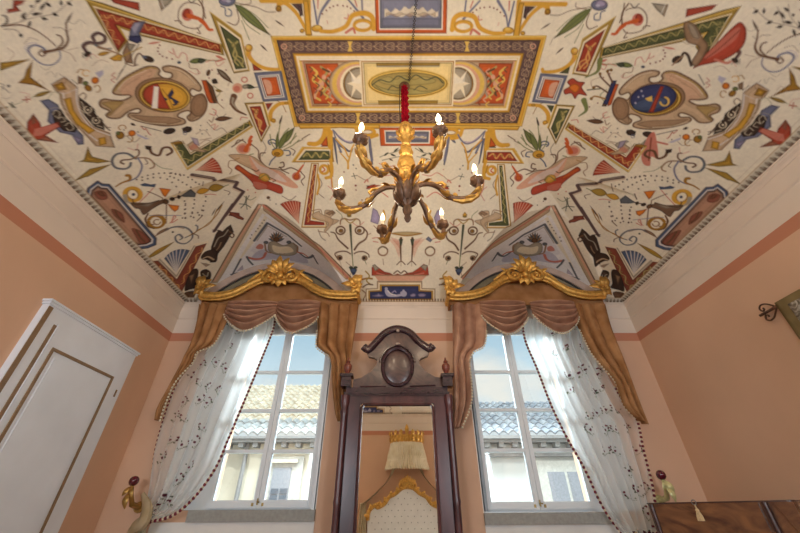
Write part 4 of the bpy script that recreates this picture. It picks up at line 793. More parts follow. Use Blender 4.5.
p.box((XL+.075, a-.012, .25), (XL+.085, a+.012, t0)); p.box((XL+.075, b-.012, .25), (XL+.085, b+.012, t0)); p.box((XL+.075, a+.012, t0-.024), (XL+.085, b-.012, t0)); p.box((XL+.075, a+.012, .25), (XL+.085, b-.012, .274)); obj('panel_moulding', p, M_DLINE, lf, False)
p = MB(); p.box((XL+.075, a+.05, .3), (XL+.088, b-.05, t0-.07)); obj('raised_panel', p, M_DOOR, lf, False)
p = MB(); p.box((XL+.06, y1-.07, dz(1.03)), (XL+.068, y1-.055, dz(1.10))); obj('hinge', p, M_DLINE, door, False)
# ================================================================== THE THINGS
# ------------------------------------------------------------------ houses across the street
M_HW = mat('cream_render', 'd2cbb8', .9, 0, .06, 2); M_HW2 = mat('pale_render', 'c2c5c2', .9, 0, .05, 2); M_TILE = mat('pale_roof_tile', 'efe4cf', .9, 0, .2, 4, col2='bfae94'); M_TILE2 = mat('shaded_roof_tile', 'c6c6c2', .9, 0, .25, 4, col2='9a9a98')  # cream render on one house, pale on the other
M_EAVE = mat('eave_wood', '8b8a88', .8); M_HWIN = mat('shutter_grey', '8f9298', .6); M_HPANE = mat('house_pane', '5d656e', .15); M_SURR = mat('stone_surround', 'bdbcb4', .8)
def tiles(x0, x1, ya, za, yb, zb, step=.27, row=.42, amp=.10):
    mb = MB(); l = math.hypot(yb-ya, zb-za); nr = int(l/row); nx = int((x1-x0)/step*6); up = (-(zb-za)/l, (yb-ya)/l)
    for r in range(nr):
        t0, t1 = r/nr, (r+1.08)/nr; vs = []; fs = []
        for t, li in ((t0, .045), (t1, .0)):
            for i in range(nx+1):
                x = x0+(x1-x0)*i/nx; h = amp*abs(math.sin(PI*(x-x0)/step))+li+.008*math.sin(7*r+i//6*3.7)
                vs.append((x, ya+(yb-ya)*t+up[0]*h, za+(zb-za)*t+up[1]*h))
        n = nx+1; fs = [(i, i+1, n+i+1, n+i) for i in range(nx)]
        vs += [(x, y-up[0]*.05, z-up[1]*.05) for x, y, z in vs[:n]]; fs += [(2*n+i, 2*n+i+1, i+1, i) for i in range(nx)]
        mb.add(vs, fs)
    return mb
def house(loc, label, x0, x1, parts):
    t = thing('house', loc, label, 'house')
    for nm, mb, mt in parts: obj(nm, mb, mt, t, smooth=False)
    return t
H1 = thing('house', (-4.5, 11.5, -4), 'cream house with a sunlit tiled roof seen through the left window', 'house')
w = MB(); w.box((-8, 11.5, -4), (-.6, 17, 1.72+CZ)); w.box((-4.25, 11.28, -4), (-.6, 11.5, 1.66+CZ)); obj('wall', w, M_HW, H1, False)
obj('roof', tiles(-8.2, -.4, 12.3, 2.42+CZ, 16.6, 4.82+CZ), M_TILE, H1, False)
obj('lower_roof', tiles(-8.2, -.4, 10.9, 1.80+CZ, 12.4, 2.5+CZ), M_TILE2, H1, False)  # lower tiles coloured grey for the shade on the roof
e_ = MB(); e_.box((-8.2, 10.95, 1.66+CZ), (-.4, 11.5, 1.74+CZ)); e_.box((-8.2, 10.9, 1.74+CZ), (-.4, 10.98, 1.80+CZ))
for i in range(20): e_.box((-8+i*.4, 11.0, 1.54+CZ), (-7.86+i*.4, 11.3, 1.66+CZ))
obj('eave', e_, M_EAVE, H1, False)
wn = MB(); wn.box((-3.75, 11.2, .02+CZ), (-2.55, 11.285, 1.32+CZ)); f_ = obj('window', wn, M_SURR, H1, False)
p_ = MB(); p_.box((-3.35, 11.17, .1+CZ), (-2.85, 11.2, 1.05+CZ)); s_ = obj('shutter', p_, M_HWIN, f_, False)
p_ = MB()
for i in range(2):
    for j in range(3): p_.box((-3.31+i*.24, 11.15, .14+j*.15+CZ), (-3.12+i*.24, 11.172, .26+j*.15+CZ))
obj('pane', p_, M_HPANE, f_, False)
p_ = MB(); p_.box((-3.5, 11.10, 1.16+CZ), (-2.7, 11.22, 1.24+CZ)); obj('lintel', p_, M_TILE, f_, False)
p_ = MB(); p_.tube([(-4.2, 11.2, -4), (-4.2, 11.2, 1.65+CZ)], .06, 8); obj('drainpipe', p_, M_EAVE, H1)

H2 = thing('house', (4.5, 11.4, -4), 'pale grey house with wavy roof tiles seen through the right window', 'house')
w = MB(); w.box((1.0, 11.4, -4), (9, 15, 1.72+CZ)); obj('wall', w, M_HW2, H2, False)
obj('roof', tiles(.8, 9.2, 10.95, 1.80+CZ, 14.5, 3.52+CZ, .27, .40, .10), mat('wavy_roof_tile', 'b2b5b8', .9, 0, .2, 3, col2='7c828a'), H2, False)
e_ = MB(); e_.box((.8, 11.0, 1.64+CZ), (9.2, 11.4, 1.72+CZ)); e_.box((.8, 10.93, 1.72+CZ), (9.2, 11.02, 1.80+CZ)); e_.box((.8, 11.25, 1.30+CZ), (9.2, 11.4, 1.38+CZ))
for i in range(21): e_.box((.95+i*.4, 11.05, 1.52+CZ), (1.1+i*.4, 11.3, 1.64+CZ))
obj('eave', e_, M_EAVE, H2, False)
wn = MB(); wn.box((3.95, 11.3, -.2+CZ), (5.6, 11.41, 1.2+CZ)); f_ = obj('window', wn, M_SURR, H2, False)
p_ = MB(); p_.box((4.25, 11.27, -.1+CZ), (5.25, 11.3, .92+CZ)); obj('pane', p_, M_HWIN, f_, False)
p_ = MB(); p_.box((4.2, 11.24, -.15+CZ), (5.3, 11.27, -.08+CZ)); p_.box((4.72, 11.25, -.1+CZ), (4.78, 11.27, .92+CZ)); obj('window_bar', p_, M_SURR, f_, False)
m = MB(); m.box((-40, 5.5, -4.2), (40, 60, -4)); struct('ground', m, mat('street', '8b8780', .9))

# ------------------------------------------------------------------ gilded pelmets, draperies and sheer curtains
YP = 4.24
M_SILK = fabric('bronze_silk', 'bb8c60', '946741', transl=.22)
M_SILKR = fabric('rosy_silk', 'cda48a', 'a87e68', transl=.25)
M_BOB = mat('bobble_cream', 'd8cbb0', .8); M_BOBR = mat('bead_red', '6e1f30', .35)
M_SHEER = fabric('embroidered_voile', '', '', attr=True, transl=.7)
def gold_scroll(mb, c, r, s, y, k=1, rad=.028):
    pts = spiral((c[0], c[1]), r, r*.12, PI/2, -1.45*s, 44, y, k); mb.tube(pts, [rad, rad*.95, rad*.75, rad*.55], 9)
    mb.ball((pts[-1][0], y-.012, pts[-1][2]), rad*1.0, 10)
def pelmet(rail, cpx, corners, label):
    rp = [PY(x, y, YP) for x, y in rail]; c = PY(*cpx, YP)
    t = thing('curtain_pelmet', (c.x, 4.5, rp[0].z), label, 'pelmet', 'gilded pelmets over the windows')
    k = MB(); pts = [Vector(p) for p in crom([tuple(p) for p in rp], 8)]
    k.tube(pts, .058, 12, .9); k.tube([p+Vector((0, .0, -.05)) for p in pts], .018, 8); k.tube([p+Vector((0, -.02, .042)) for p in pts], .018, 8)
    for p in (pts[0], pts[-1]): k.tube([p, (p.x, 4.5, p.z)], .042, 8)
    obj('rail', k, M_GOLD, t)
    # fabric-covered board behind the rail
    b = MB(); zb = min(p.z for p in rp)-.10; poly = [(p.x, p.z) for p in pts]+[(pts[-1].x, zb), (pts[0].x, zb)]
    b.prism(poly, YP+.065, YP+.08); b.box((pts[0].x, YP+.08, zb), (pts[0].x+.02, 4.49, rp[0].z-.03)); b.box((pts[-1].x-.02, YP+.08, zb), (pts[-1].x, 4.49, rp[0].z-.03)); obj('covered_board', b, M_SILK, t, False)
    # crest: shell leaf between two scrolls
    for s in (-1, 1):
        g = MB(); gold_scroll(g, (c.x+s*.155, c.z+.01), .105, s, YP-.05, 1, .032)
        g.tube([(c.x+s*.15, YP-.05, c.z+.115), (c.x+s*.26, YP-.03, c.z+.09), (c.x+s*.36, YP-.02, c.z+.02), (c.x+s*.46, YP-.01, c.z-.05)], [.034, .03, .024, .01], 8)
        g.leaf((c.x+s*.04, YP-.05, c.z-.04), (c.x+s*.10, YP-.04, c.z-.13), (0, -1, .2), .035, .2)
        g.leaf((c.x+s*.24, YP-.03, c.z+.06), (c.x+s*.34, YP-.05, c.z+.12), (0, -1, .3), .03, .2)
        obj('scroll', g, M_GOLD, t)
    g = MB()
    for a, l, w in ((-.95, .20, .045), (-.5, .25, .05), (-.12, .30, .05), (.3, .27, .05), (.75, .22, .045), (1.25, .17, .035), (-1.35, .17, .035)):
        b0 = Vector((c.x+.05*math.sin(a), YP-.04, c.z+.06)); g.leaf(b0, b0+Vector((l*math.sin(a), -.05, l*math.cos(a)*.9)), (0, -1, .15), w, .28, .4)
    g.ball((c.x, YP-.07, c.z+.02), .05, 12, (1, .7, 1.15)); g.leaf((c.x, YP-.06, c.z-.03), (c.x, YP-.04, c.z-.16), (0, -1, .1), .05, .22); g.ball((c.x-.06, YP-.06, c.z+.09), .03, 8); g.ball((c.x+.06, YP-.06, c.z+.09), .03, 8)
    obj('crest', g, M_GOLD, t)
    for (x, y), s in zip(corners, (-1, 1)):
        g = MB(); q = PY(x, y, YP)
        for j, (ax, az, l, w) in enumerate(((.9*s, .35, .11, .045), (.5*s, 1.1, .22, .05), (.1*s, 1, .21, .055), (-.55*s, .8, .17, .045), (.55*s, -.75, .13, .045), (-.2*s, -1, .13, .042), (1.0*s, -.2, .10, .04), (-1.2*s, .25, .2, .04), (.65*s, .9, .15, .04))):
            n = math.hypot(ax, az); g.leaf((q.x, YP-.02, q.z), (q.x+ax/n*l, YP-.04, q.z+az/n*l), (0, -1, 0), w, .3, .35)
        gold_scroll(g, (q.x-s*.02, q.z+.02), .055, s, YP-.06, 1, .018); g.ball((q.x+s*.02, YP-.05, q.z-.07), .03, 10); g.ball((q.x-s*.05, YP-.05, q.z+.10), .022, 8)
        obj('corner_ornament', g, M_GOLDD if s == SGN else M_GOLD, t)
    return t
def C3(ox, oy, pts, s=4.21): return [(ox+x/s, oy+y/s) for x, y in pts]
SGN = -1
pelmet(C3(180, 250, [(88,192),(150,196),(220,184),(290,150),(345,126),(425,118),(505,126),(560,158),(620,184),(700,190),(745,186)]), (281, 279), C3(180, 250, [(98,168),(738,160)]), 'gilded carved pelmet with a leaf crest above the left window')
SGN = 1
pelmet(C3(440, 250, [(40,192),(80,194),(140,188),(200,168),(270,124),(355,112),(440,118),(500,150),(550,176),(620,190),(690,188)]), (524.5, 277.5), C3(440, 250, [(45,168),(682,170)]), 'gilded carved pelmet with a shell crest above the right window')

def edge_at(poly, v):
    p = np.array(poly, float); l = np.concatenate([[0], np.cumsum(np.linalg.norm(np.diff(p, axis=0), axis=1))]); l /= l[-1]
    return np.array([np.interp(v, l, p[:, k]) for k in range(p.shape[1])])
def drape(lp, rp, Y, nf, amp, nu=60, nv=50, Yb=None, power=1.):
    Yb = Y if Yb is None else Yb; lp = crom(lp, 6); rp = crom(rp, 6)
    def fn(u, v):
        a, b = edge_at(lp, v), edge_at(rp, v); q = a+(b-a)*u; Yq = Y+(Yb-Y)*v
        p = PY(q[0], q[1], Yq); w = 1-.35*v
        p.y += amp*w*(math.sin(u*nf*2*PI+1.2*math.sin(v*2.3+u*3))+.35*math.sin(u*nf*5.3+v*2)); p.x += amp*.35*math.cos(u*nf*2*PI+.7*v); return p
    return MB().grid(fn, nu, nv), fn
def bobbles(pts, gap=.036, r=.0135, alt=None, off=(0, -.012, -.022)):
    mb = MB(); pts = [Vector(p) for p in pts]; d = 0; i = 0
    for a, b in zip(pts, pts[1:]):
        l = (b-a).length
        while d < l:
            p = a+(b-a)*(d/l)+Vector(off); mb.k = (i % 2) if alt else 0; mb.ball(p, r*(1 if not alt or i % 2 else .8), 6)
            if not alt: mb.tube([p, p-Vector(off)], .003, 4, cap=False)
            d += gap; i += 1
        d -= l
    return mb
def swag(t, x0, y0, x1, yb, nm='swag', ph=0.):
    """one scalloped swag between two picture columns"""
    A, B = PY(x0, y0, YP), PY(x1, y0, YP); zb = PY((x0+x1)/2, yb, YP).z; h = A.z-zb
    def fn(u, v):
        s = max(0, math.sin(PI*u)); x = A.x+(B.x-A.x)*u; d = h*(.42+.58*s**.75); z = A.z+(B.z-A.z)*u-d*v**(.9)
        z += .012*math.sin(u*9+ph)*v
        y = YP+.01-(.035+.10*s**.6*math.sin(PI*min(1, v*.9+.05))**.8)-.055*s**.5*math.sin(2*PI*(4.6*v*(1+.12*math.sin(2*u+ph)))+ph)*(1-.3*v)
        return Vector((x, y, z))
    o = obj(nm, MB().grid(fn, 44, 46), M_SILKR, t); sol = o.modifiers.new('thickness', 'SOLIDIFY'); sol.thickness = .006
    obj('bobble_fringe', bobbles([fn(i/60, 1) for i in range(61)]), M_BOB, o)
def tail(t, lp, rp, inner, nf=3, amp=.036, mt=None):
    mb, fn = drape(lp, rp, YP-.0, nf, amp, 48, 60, YP+.04)
    o = obj('tail', mb, mt or M_SILK, t); sol = o.modifiers.new('thickness', 'SOLIDIFY'); sol.thickness = .006
    u = 1 if inner == 'r' else 0
    obj('bobble_fringe', bobbles([fn(u, i/80) for i in range(16, 81)]+([fn(1-u*1., 1)] if 0 else [])), M_BOB, o)
V1 = thing('drapery_valance', (-1.55, YP, 3.5), 'bronze silk swags and tails with bobble fringe over the left window', 'drapery', 'bronze silk valances over the windows')
swag(V1, 229, 303, 279, 331); swag(V1, 279, 303, 321, 334, ph=1.)
tail(V1, [(198,304),(190,345),(172,385),(159,408),(156,420)], [(234,304),(226,322),(214,344),(198,352),(194,362),(178,380),(170,396),(161,421)], 'r', 4)
tail(V1, [(316,304),(316,330),(315,344),(321,350),(330,358),(333,390),(336,412),(339,421)], [(357.5,304),(355,325),(350,360),(345,395),(341,422)], 'l', 4)
V2 = thing('drapery_valance', (1.8, YP, 3.5), 'bronze silk swags and tails with bobble fringe over the right window', 'drapery', 'bronze silk valances over the windows')
swag(V2, 479, 303, 524, 335, ph=.5); swag(V2, 529, 303, 573, 334, ph=2.)
tail(V2, [(451,304),(452,340),(453,385),(453,428)], [(485,304),(485,330),(482,346),(472,352),(468,362),(470,385),(469,405),(460,428)], 'r', 3, mt=M_SILKR)
tail(V2, [(568,304),(577,325),(586,343),(591,352),(601,364),(615,380),(620,394),(625,406),(636,417)], [(604,304),(610,330),(622,362),(634,395),(646,425)], 'l', 3)

def sprig_paint(o, fn, nu, nv, seed, spots):
    """embroidered sprigs and the weave's density go into the cloth's own colours"""
    rnd = random.Random(seed); me = o.data; n = len(me.vertices); co = np.empty(n*3); me.vertices.foreach_get('co', co); co = co.reshape(-1, 3)[:, [0, 2]]
    base = np.array(lin('fbfdfb')); c = np.tile(base, (n, 1)); u = np.tile(np.arange(nu+1)/nu, nv+1); v = np.repeat(np.arange(nv+1)/nv, nu+1)
    al = .66+.14*np.sin(u*44+2*np.sin(v*3))+.10*np.sin(u*17+v*2); al = np.clip(al+.2*(v > .93)+.25*((u < .012) | (u > .988)), .45, .96)
    def put(x, z, r, col):
        m = (co[:, 0]-x)**2+(co[:, 1]-z)**2 < r*r; c[m] = lin(col); al[m] = .97
    for uu, vv in spots:
        p = fn(uu, vv); x, z = p.x, p.z; a = rnd.uniform(-.6, .6); f = rnd.choice((-1, 1)); q = lambda dx, dz: (x+f*dx*math.cos(a)-dz*math.sin(a), z+f*dx*math.sin(a)+dz*math.cos(a))
        for t in np.linspace(0, 1, 12): put(*q(.055*math.sin(t*2.2)-.01, -.07+.12*t), .0055, '7c8470')
        put(*q(.0, -.01), .0145, '6a3040'); put(*q(.03, .045), .011, '6e2b38'); put(*q(-.025, .02), .008, '5a6252'); put(*q(.05, -.01), .0085, '5a6252'); put(*q(-.02, -.055), .008, '667058'); put(*q(.045, .02), .009, '5a2430')
    at = me.color_attributes.new('Col', 'FLOAT_COLOR', 'POINT'); at.data.foreach_set('color', np.concatenate([c, al[:, None]], 1).astype(np.float32).ravel())
def sheer(label, lp, rp, inner, Y, Yb, seed, loc, knot, fall, tie):
    nu, nv = 190, 280
    mb, fn = drape(lp, rp, Y, 7, .036, nu, nv, Yb)
    t = thing('sheer_curtain', loc, label, 'curtain', 'tied sheer curtains at the windows')
    o = obj('voile', mb, M_SHEER, t); rnd = random.Random(seed)
    sp = []
    for i in range(11):
        for j in range(4):
            w = .075+.155*(j+.5*(i % 2))+rnd.uniform(-.02, .02); sp.append((w if inner else 1-w, min(.965, (i+.5+rnd.uniform(-.2, .2))/11)))
    sp = [s for s in sp if rnd.random() < (.85 if s[1] < .6 else .42)]
    sprig_paint(o, fn, nu, nv, seed, sp)
    obj('bead_trim', bobbles([fn(inner, i/120) for i in range(121)], .0235, .018, True, (0, -.016, 0)), [M_BOB, M_BOBR], t)
    obj('bead_trim', bobbles([fn(1-inner, i/90) for i in range(28, 91)], .0235, .0165, True, (0, -.016, 0)), [M_BOB, M_BOBR], t)
    # the tie and the fall of cloth below it
    k = MB(); k.tube([tuple(q) for q in crom(tie, 5)], [.015, .04, .05, .046, .03], 10, 1.4); obj('tie_band', k, fabric('cream_tie_'+str(seed), 'd6c6a6', 'b9a37e', transl=.2), t)
    k = MB(); q0 = Vector(knot)
    def ff(u, v):
        w = .04+.08*min(1, v*2.2); return Vector((q0.x+fall*v*.35+w*(u*2-1), q0.y+.03*math.sin(u*9*PI)*min(1, .3+v*2), q0.z*(1-v)+.03))
    k.grid(ff, 54, 30); f = obj('fall', k, M_SHEER, t); n = len(f.data.vertices)
    at = f.data.color_attributes.new('Col', 'FLOAT_COLOR', 'POINT'); at.data.foreach_set('color', np.tile([*lin('dcdccb'), .9], n).astype(np.float32))
    return t
def p3(x, y, Y): return tuple(PY(x, y, Y))
sheer('white embroidered sheer curtain tied back to the left side of the left window', [(206,317),(196,345),(184,366),(171,392),(160,425),(153,453),(149,490),(144,514)],
      [(275,318),(272,332),(262,358),(250,388),(230,436),(216,468),(196,496),(174,515),(150,522)], 1, 4.40, 4.37, 3, (-2.6, 4.36, 0), p3(145, 516, 4.33), -.12, [p3(143,494,4.36), p3(147,508,4.29), p3(144,521,4.26), p3(136,527,4.30), p3(126,540,4.38)])
sheer('white embroidered sheer curtain tied back to the right side of the right window', [(521,318),(524,340),(536,368),(552,408),(568,440),(585,470),(600,502),(614,524),(632,545)],
      [(588,318),(592,345),(604,372),(622,405),(634,420),(641,452),(650,488),(654,520),(655,545)], 0, 4.40, 4.37, 4, (2.75, 4.36, 0), p3(646, 542, 4.33), .1, [p3(636,530,4.40), p3(640,546,4.28), p3(648,552,4.25), p3(656,546,4.28), p3(660,530,4.40)])
# holdbacks
def holdback(p, label, mstem):
    p = Vector(p); t = thing('curtain_holdback', (p.x, 4.5, p.z), label, 'holdback', 'curtain holdbacks beside the windows')
    k = MB(); k.ball(p, .047, 16); k.ball(p+Vector((.0, -.035, .01)), .02, 8); obj('knob', k, mat('ruby_glass', '5a1424', .12, 0, .2, 20, coat=.5), t)
    k = MB(); k.tube([p+Vector((0, 0, -.04)), p+Vector((.01, .02, -.12)), p+Vector((.02, .07, -.2)), (p.x+.02, 4.5, p.z-.22)], [.016, .02, .026, .03], 9); k.leaf(p+Vector((0, 0, -.05)), p+Vector((.06, -.02, -.15)), (0, -1, 0), .028); k.leaf(p+Vector((0, 0, -.05)), p+Vector((-.05, -.02, -.13)), (0, -1, 0), .024); k.leaf(p+Vector((0, -.01, -.1)), p+Vector((.03, -.02, -.24)), (0, -1, 0), .03)
    k.lathe([(.001, 0), (.055, 0), (.05, .02), (.001, .02)], (0, 0), 12); off = len(k.v)-48
    k.v[off:] = [(p.x+.02+a, 4.5-c, p.z-.22+b) for a, b, c in k.v[off:]]
    obj('stem', k, mstem, t)
holdback(PY(134, 481, 4.28), 'dark red knob holdback on gilt stem left of the left window', mat('old_gilt', 'b08a4a', .4, .7))
holdback(PY(661, 475, 4.28), 'dark red knob holdback on yellow stem above the wooden bureau', mat('yellow_glass', 'cfc890', .15, .1, .2, 20))

# ------------------------------------------------------------------ mirror wardrobe between the windows
M_MAH = wood('mahogany', '3a2024', '63393a', .28, (2.2, 2.2, .5), 2.); M_MAHL = wood('mahogany_veneer', '3d2728', '5e413c', .33, (2, 2, 2.5), 4.); M_MAHD = wood('dark_mahogany', '2a171c', '452730', .25)
M_MIR = bpy.data.materials.new('mirror'); M_MIR.use_nodes = True; b_ = M_MIR.node_tree.nodes['Principled BSDF']; b_.inputs['Metallic'].default_value = 1; b_.inputs['Roughness'].default_value = .015; b_.inputs['Base Color'].default_value = (.9, .9, .87, 1)
YM = 4.10
def q5(cx, cy): p = PY(330+cx/5.333, 320+cy/5.333, YM); return (p.x, p.z)
wm = thing('mirror_wardrobe', (.02, 4.28, 0), 'tall dark mahogany mirror with arched carved crest between the two windows', 'mirror')
xl, xr = -.548, .588; gl, gr, gt = -.366, .412, 2.137
b = MB(); b.box((xl, YM+.03, .12), (xr, 4.46, 2.31)); obj('case', b, M_MAH, wm, False)
f = MB(); f.box((gl-.02, YM, .30), (xl+.03, YM+.03, 2.25)); f.box((gr+.02, YM, .30), (xr-.03, YM+.03, 2.25)); f.box((gl-.02, YM, gt+.02), (gr+.02, YM+.03, 2.25)); f.box((gl-.02, YM, .30), (gr+.02, YM+.03, .42))
f.tube([(gl-.01, YM-.005, .42), (gl-.01, YM-.005, gt-.03), (gl+.02, YM-.005, gt+.01), (gr-.02, YM-.005, gt+.01), (gr+.01, YM-.005, gt-.03), (gr+.01, YM-.005, .42)], .016, 8)
obj('frame', f, M_MAH, wm)
g = MB(); g.prism([(gl-.02, .42), (gr+.02, .42), (gr+.02, gt), (gr, gt+.02), (gl, gt+.02), (gl-.02, gt)], YM+.014, YM+.018); obj('mirror_glass', g, M_MIR, wm, False)
c = MB(); c.box((xl-.02, YM-.015, 2.235), (xr+.02, 4.46, 2.255)); c.box((xl-.03, YM-.025, 2.255), (xr+.03, 4.46, 2.275)); c.box((xl-.01, YM-.01, 2.275), (xr+.01, 4.46, 2.33)); obj('cornice', c, M_MAHD, wm, False)
cr = MB(); out = [q5(*p) for p in ((118,384),(124,312),(165,303),(215,272),(246,235),(250,206),(236,195),(206,190),(195,165),(208,150),(250,112),(290,72),(330,52),(362,48),(395,54),(432,72),(470,112),(520,150),(532,165),(524,185),(497,195),(476,206),(480,235),(510,268),(560,298),(612,306),(616,384))]
cr.prism(out, YM+.03, YM+.09); obj('crest', cr, M_MAHL, wm, False)
k = MB(); arc = [q5(*p) for p in ((178,136),(195,150),(212,148),(250,108),(290,66),(330,45),(362,40),(395,46),(432,66),(472,108),(520,142),(535,146),(550,131))]
k.tube([(x, YM+.03, z) for x, z in crom(arc, 5)], .03, 8, 1.6); k.tube([(x, YM-.0, z-.035) for x, z in crom(arc, 5)], .014, 6); obj('crest_moulding', k, M_MAHD, wm)
o5 = q5(360, 245); rx, rz = .178, .222
k = MB(); k.tube([(o5[0]+rx*math.cos(a), YM+.015, o5[1]+rz*math.sin(a)) for a in np.linspace(0, 2*PI, 49)], .022, 8, cap=False); k.tube([(o5[0]+(rx+.04)*math.cos(a), YM+.02, o5[1]+(rz+.04)*math.sin(a)) for a in np.linspace(.2, PI-.2, 25)], .012, 6)
md = obj('medallion', k, M_MAHD, wm); k = MB(); k.ball((o5[0], YM+.035, o5[1]), 1, 24, (rx, .025, rz)); obj('medallion_panel', k, M_MAHL, md)
for q, sc in ((q5(362, 60), (1, 1, 1)), (q5(362, 128), (1.5, .7, .7))):
    k = MB(); k.ball((q[0], YM-.012, q[1]), .02, 8, sc); obj('stud', k, mat('pale_stud', 'b9a69a', .4), wm)  # small pale studs on the crest and above the medallion
for p, q in (((160,352),(298,352)), ((425,350),(562,345))):
    a, b = q5(*p), q5(*q); k = MB(); k.tube([(a[0], YM+.025, a[1]), (b[0], YM+.025, b[1])], .009, 6); obj('applied_moulding', k, M_MAHD, wm)
for s, x in ((-1, xl-.012), (1, xr+.012)):
    k = MB(); k.lathe([(.001, .12), (.05, .12), (.05, .3), (.035, .34), (.045, .4), (.036, .46), (.034, 1.2), (.04, 1.24), (.034, 1.28), (.034, 2.02), (.046, 2.06), (.036, 2.1), (.05, 2.16), (.05, 2.24), (.001, 2.24)], (x, YM-.005), 14); obj('colonnette', k, M_MAH, wm)
    k = MB(); k.box((x-.055, YM-.065, 2.33), (x+.055, YM+.05, 2.44)); k.box((x-.075, YM-.08, 2.44), (x+.075, YM+.055, 2.47)); obj('pedestal', k, M_MAHD, wm, False)
    k = MB(); k.lathe([(.001, 2.475), (.035, 2.475), (.02, 2.49), (.03, 2.51), (.045, 2.54), (.05, 2.58), (.04, 2.60), (.02, 2.615), (.028, 2.63), (.012, 2.65), (.008, 2.68), (.001, 2.685)], (x, YM), 14); obj('finial', k, wood('cherry', '6b3428', '8b4a38', .3), wm)
k = MB(); k.box((xl-.05, YM-.05, 0), (xr+.05, 4.46, .12)); obj('plinth', k, M_MAHD, wm, False)

# ------------------------------------------------------------------ chandelier
cx, cy = .086, 1.866
M_BRZ = mat('bronzed_wood', '6f5038', .42, .2, .35, 20, .3, 40); M_CAND = mat('candle_sleeve', 'efe4cc', .6); M_RED = fabric('red_velvet', 'b01c2c', '7c0f1c', transl=.05)
M_BULB = mat('bulb_glow', 'ffe9bf', .4, emit=3.2)
ch = thing('chandelier', (cx, cy, 2.83), 'gilded six-armed chandelier with lit candle bulbs under the painted ceiling', 'chandelier')
z0 = CZ
k = MB(); k.lathe([(.001, 1.99), (.05, 1.99), (.085, 2.03), (.07, 2.07), (.055, 2.10), (.074, 2.13), (.086, 2.16), (.074, 2.19), (.05, 2.205), (.062, 2.225), (.05, 2.245), (.052, 2.26), (.072, 2.31), (.066, 2.36), (.046, 2.39), (.056, 2.405), (.044, 2.42), (.05, 2.44), (.06, 2.475), (.046, 2.52), (.036, 2.54), (.046, 2.555), (.032, 2.57), (.03, 2.63), (.038, 2.65), (.06, 2.69), (.078, 2.74), (.06, 2.79), (.04, 2.81), (.05, 2.83), (.046, 2.855), (.001, 2.86)], (0, 0), 24, 8, .05)
k.v = [(x, y, z+z0-2.83) for x, y, z in k.v]; obj('baluster', k, M_GOLD, ch, local=True)
k = MB()
for i in range(8):
    a = i*PI/4; u = (math.cos(a), math.sin(a))
    k.leaf((u[0]*.05, u[1]*.05, 1.88+z0-2.83), (u[0]*.10, u[1]*.10, 2.03+z0-2.83), (u[0], u[1], -.2), .034, .12)
n_ = len(k.v); k.lathe([(.001, 1.69), (.014, 1.70), (.024, 1.73), (.016, 1.76), (.03, 1.785), (.034, 1.82), (.022, 1.85), (.06, 1.90), (.082, 1.96), (.07, 2.0), (.001, 2.0)], (0, 0), 16, 8, .1)
k.v[n_:] = [(x, y, z+z0-2.83) for x, y, z in k.v[n_:]]; obj('leaf_cup', k, M_BRZ, ch, local=True)
k = MB()
for i in range(8):
    a = i*PI/4+.3; u = (math.cos(a), math.sin(a)); k.leaf((u[0]*.06, u[1]*.06, 2.09+z0-2.83), (u[0]*.10, u[1]*.10, 2.18+z0-2.83), (u[0], u[1], 0), .024, .15)
obj('leaf_ornament', k, M_GOLD, ch, local=True)
k = MB()
for i in range(8):
    a = i*PI/4+.3; u = (math.cos(a), math.sin(a)); k.leaf((u[0]*.04, u[1]*.04, 2.67+z0-2.83), (u[0]*.085, u[1]*.085, 2.75+z0-2.83), (u[0], u[1], 0), .02, .15)
obj('leaf_ornament', k, M_GOLD, ch, local=True)
k = MB(); k.grid(lambda u, v: Vector(((.028+.006*math.cos(u*14*PI)+.008*math.sin(v*40))*math.cos(u*2*PI), (.028+.006*math.cos(u*14*PI)+.008*math.sin(v*40))*math.sin(u*2*PI), (2.86+(3.53-2.86)*v)+z0-2.83)), 42, 60); obj('velvet_sleeve', k, M_RED, ch, local=True)
k = MB(); k.lathe([(.001, 3.50), (.05, 3.50), (.055, 3.52), (.03, 3.54), (.001, 3.54)], (0, 0), 14); k.v = [(x, y, z+z0-2.83) for x, y, z in k.v]; obj('ceiling_rose', k, M_BRZ, ch, local=True)
zz = lambda z: z+z0-2.83
armp = [(.05, 0, zz(2.0)), (.10, 0, zz(2.06)), (.17, 0, zz(2.065)), (.24, 0, zz(2.02)), (.29, 0, zz(1.94)), (.35, 0, zz(1.885)), (.43, 0, zz(1.875)), (.50, 0, zz(1.91)), (.535, 0, zz(1.98)), (.53, 0, zz(2.03))]
A0 = math.radians(-7.5)
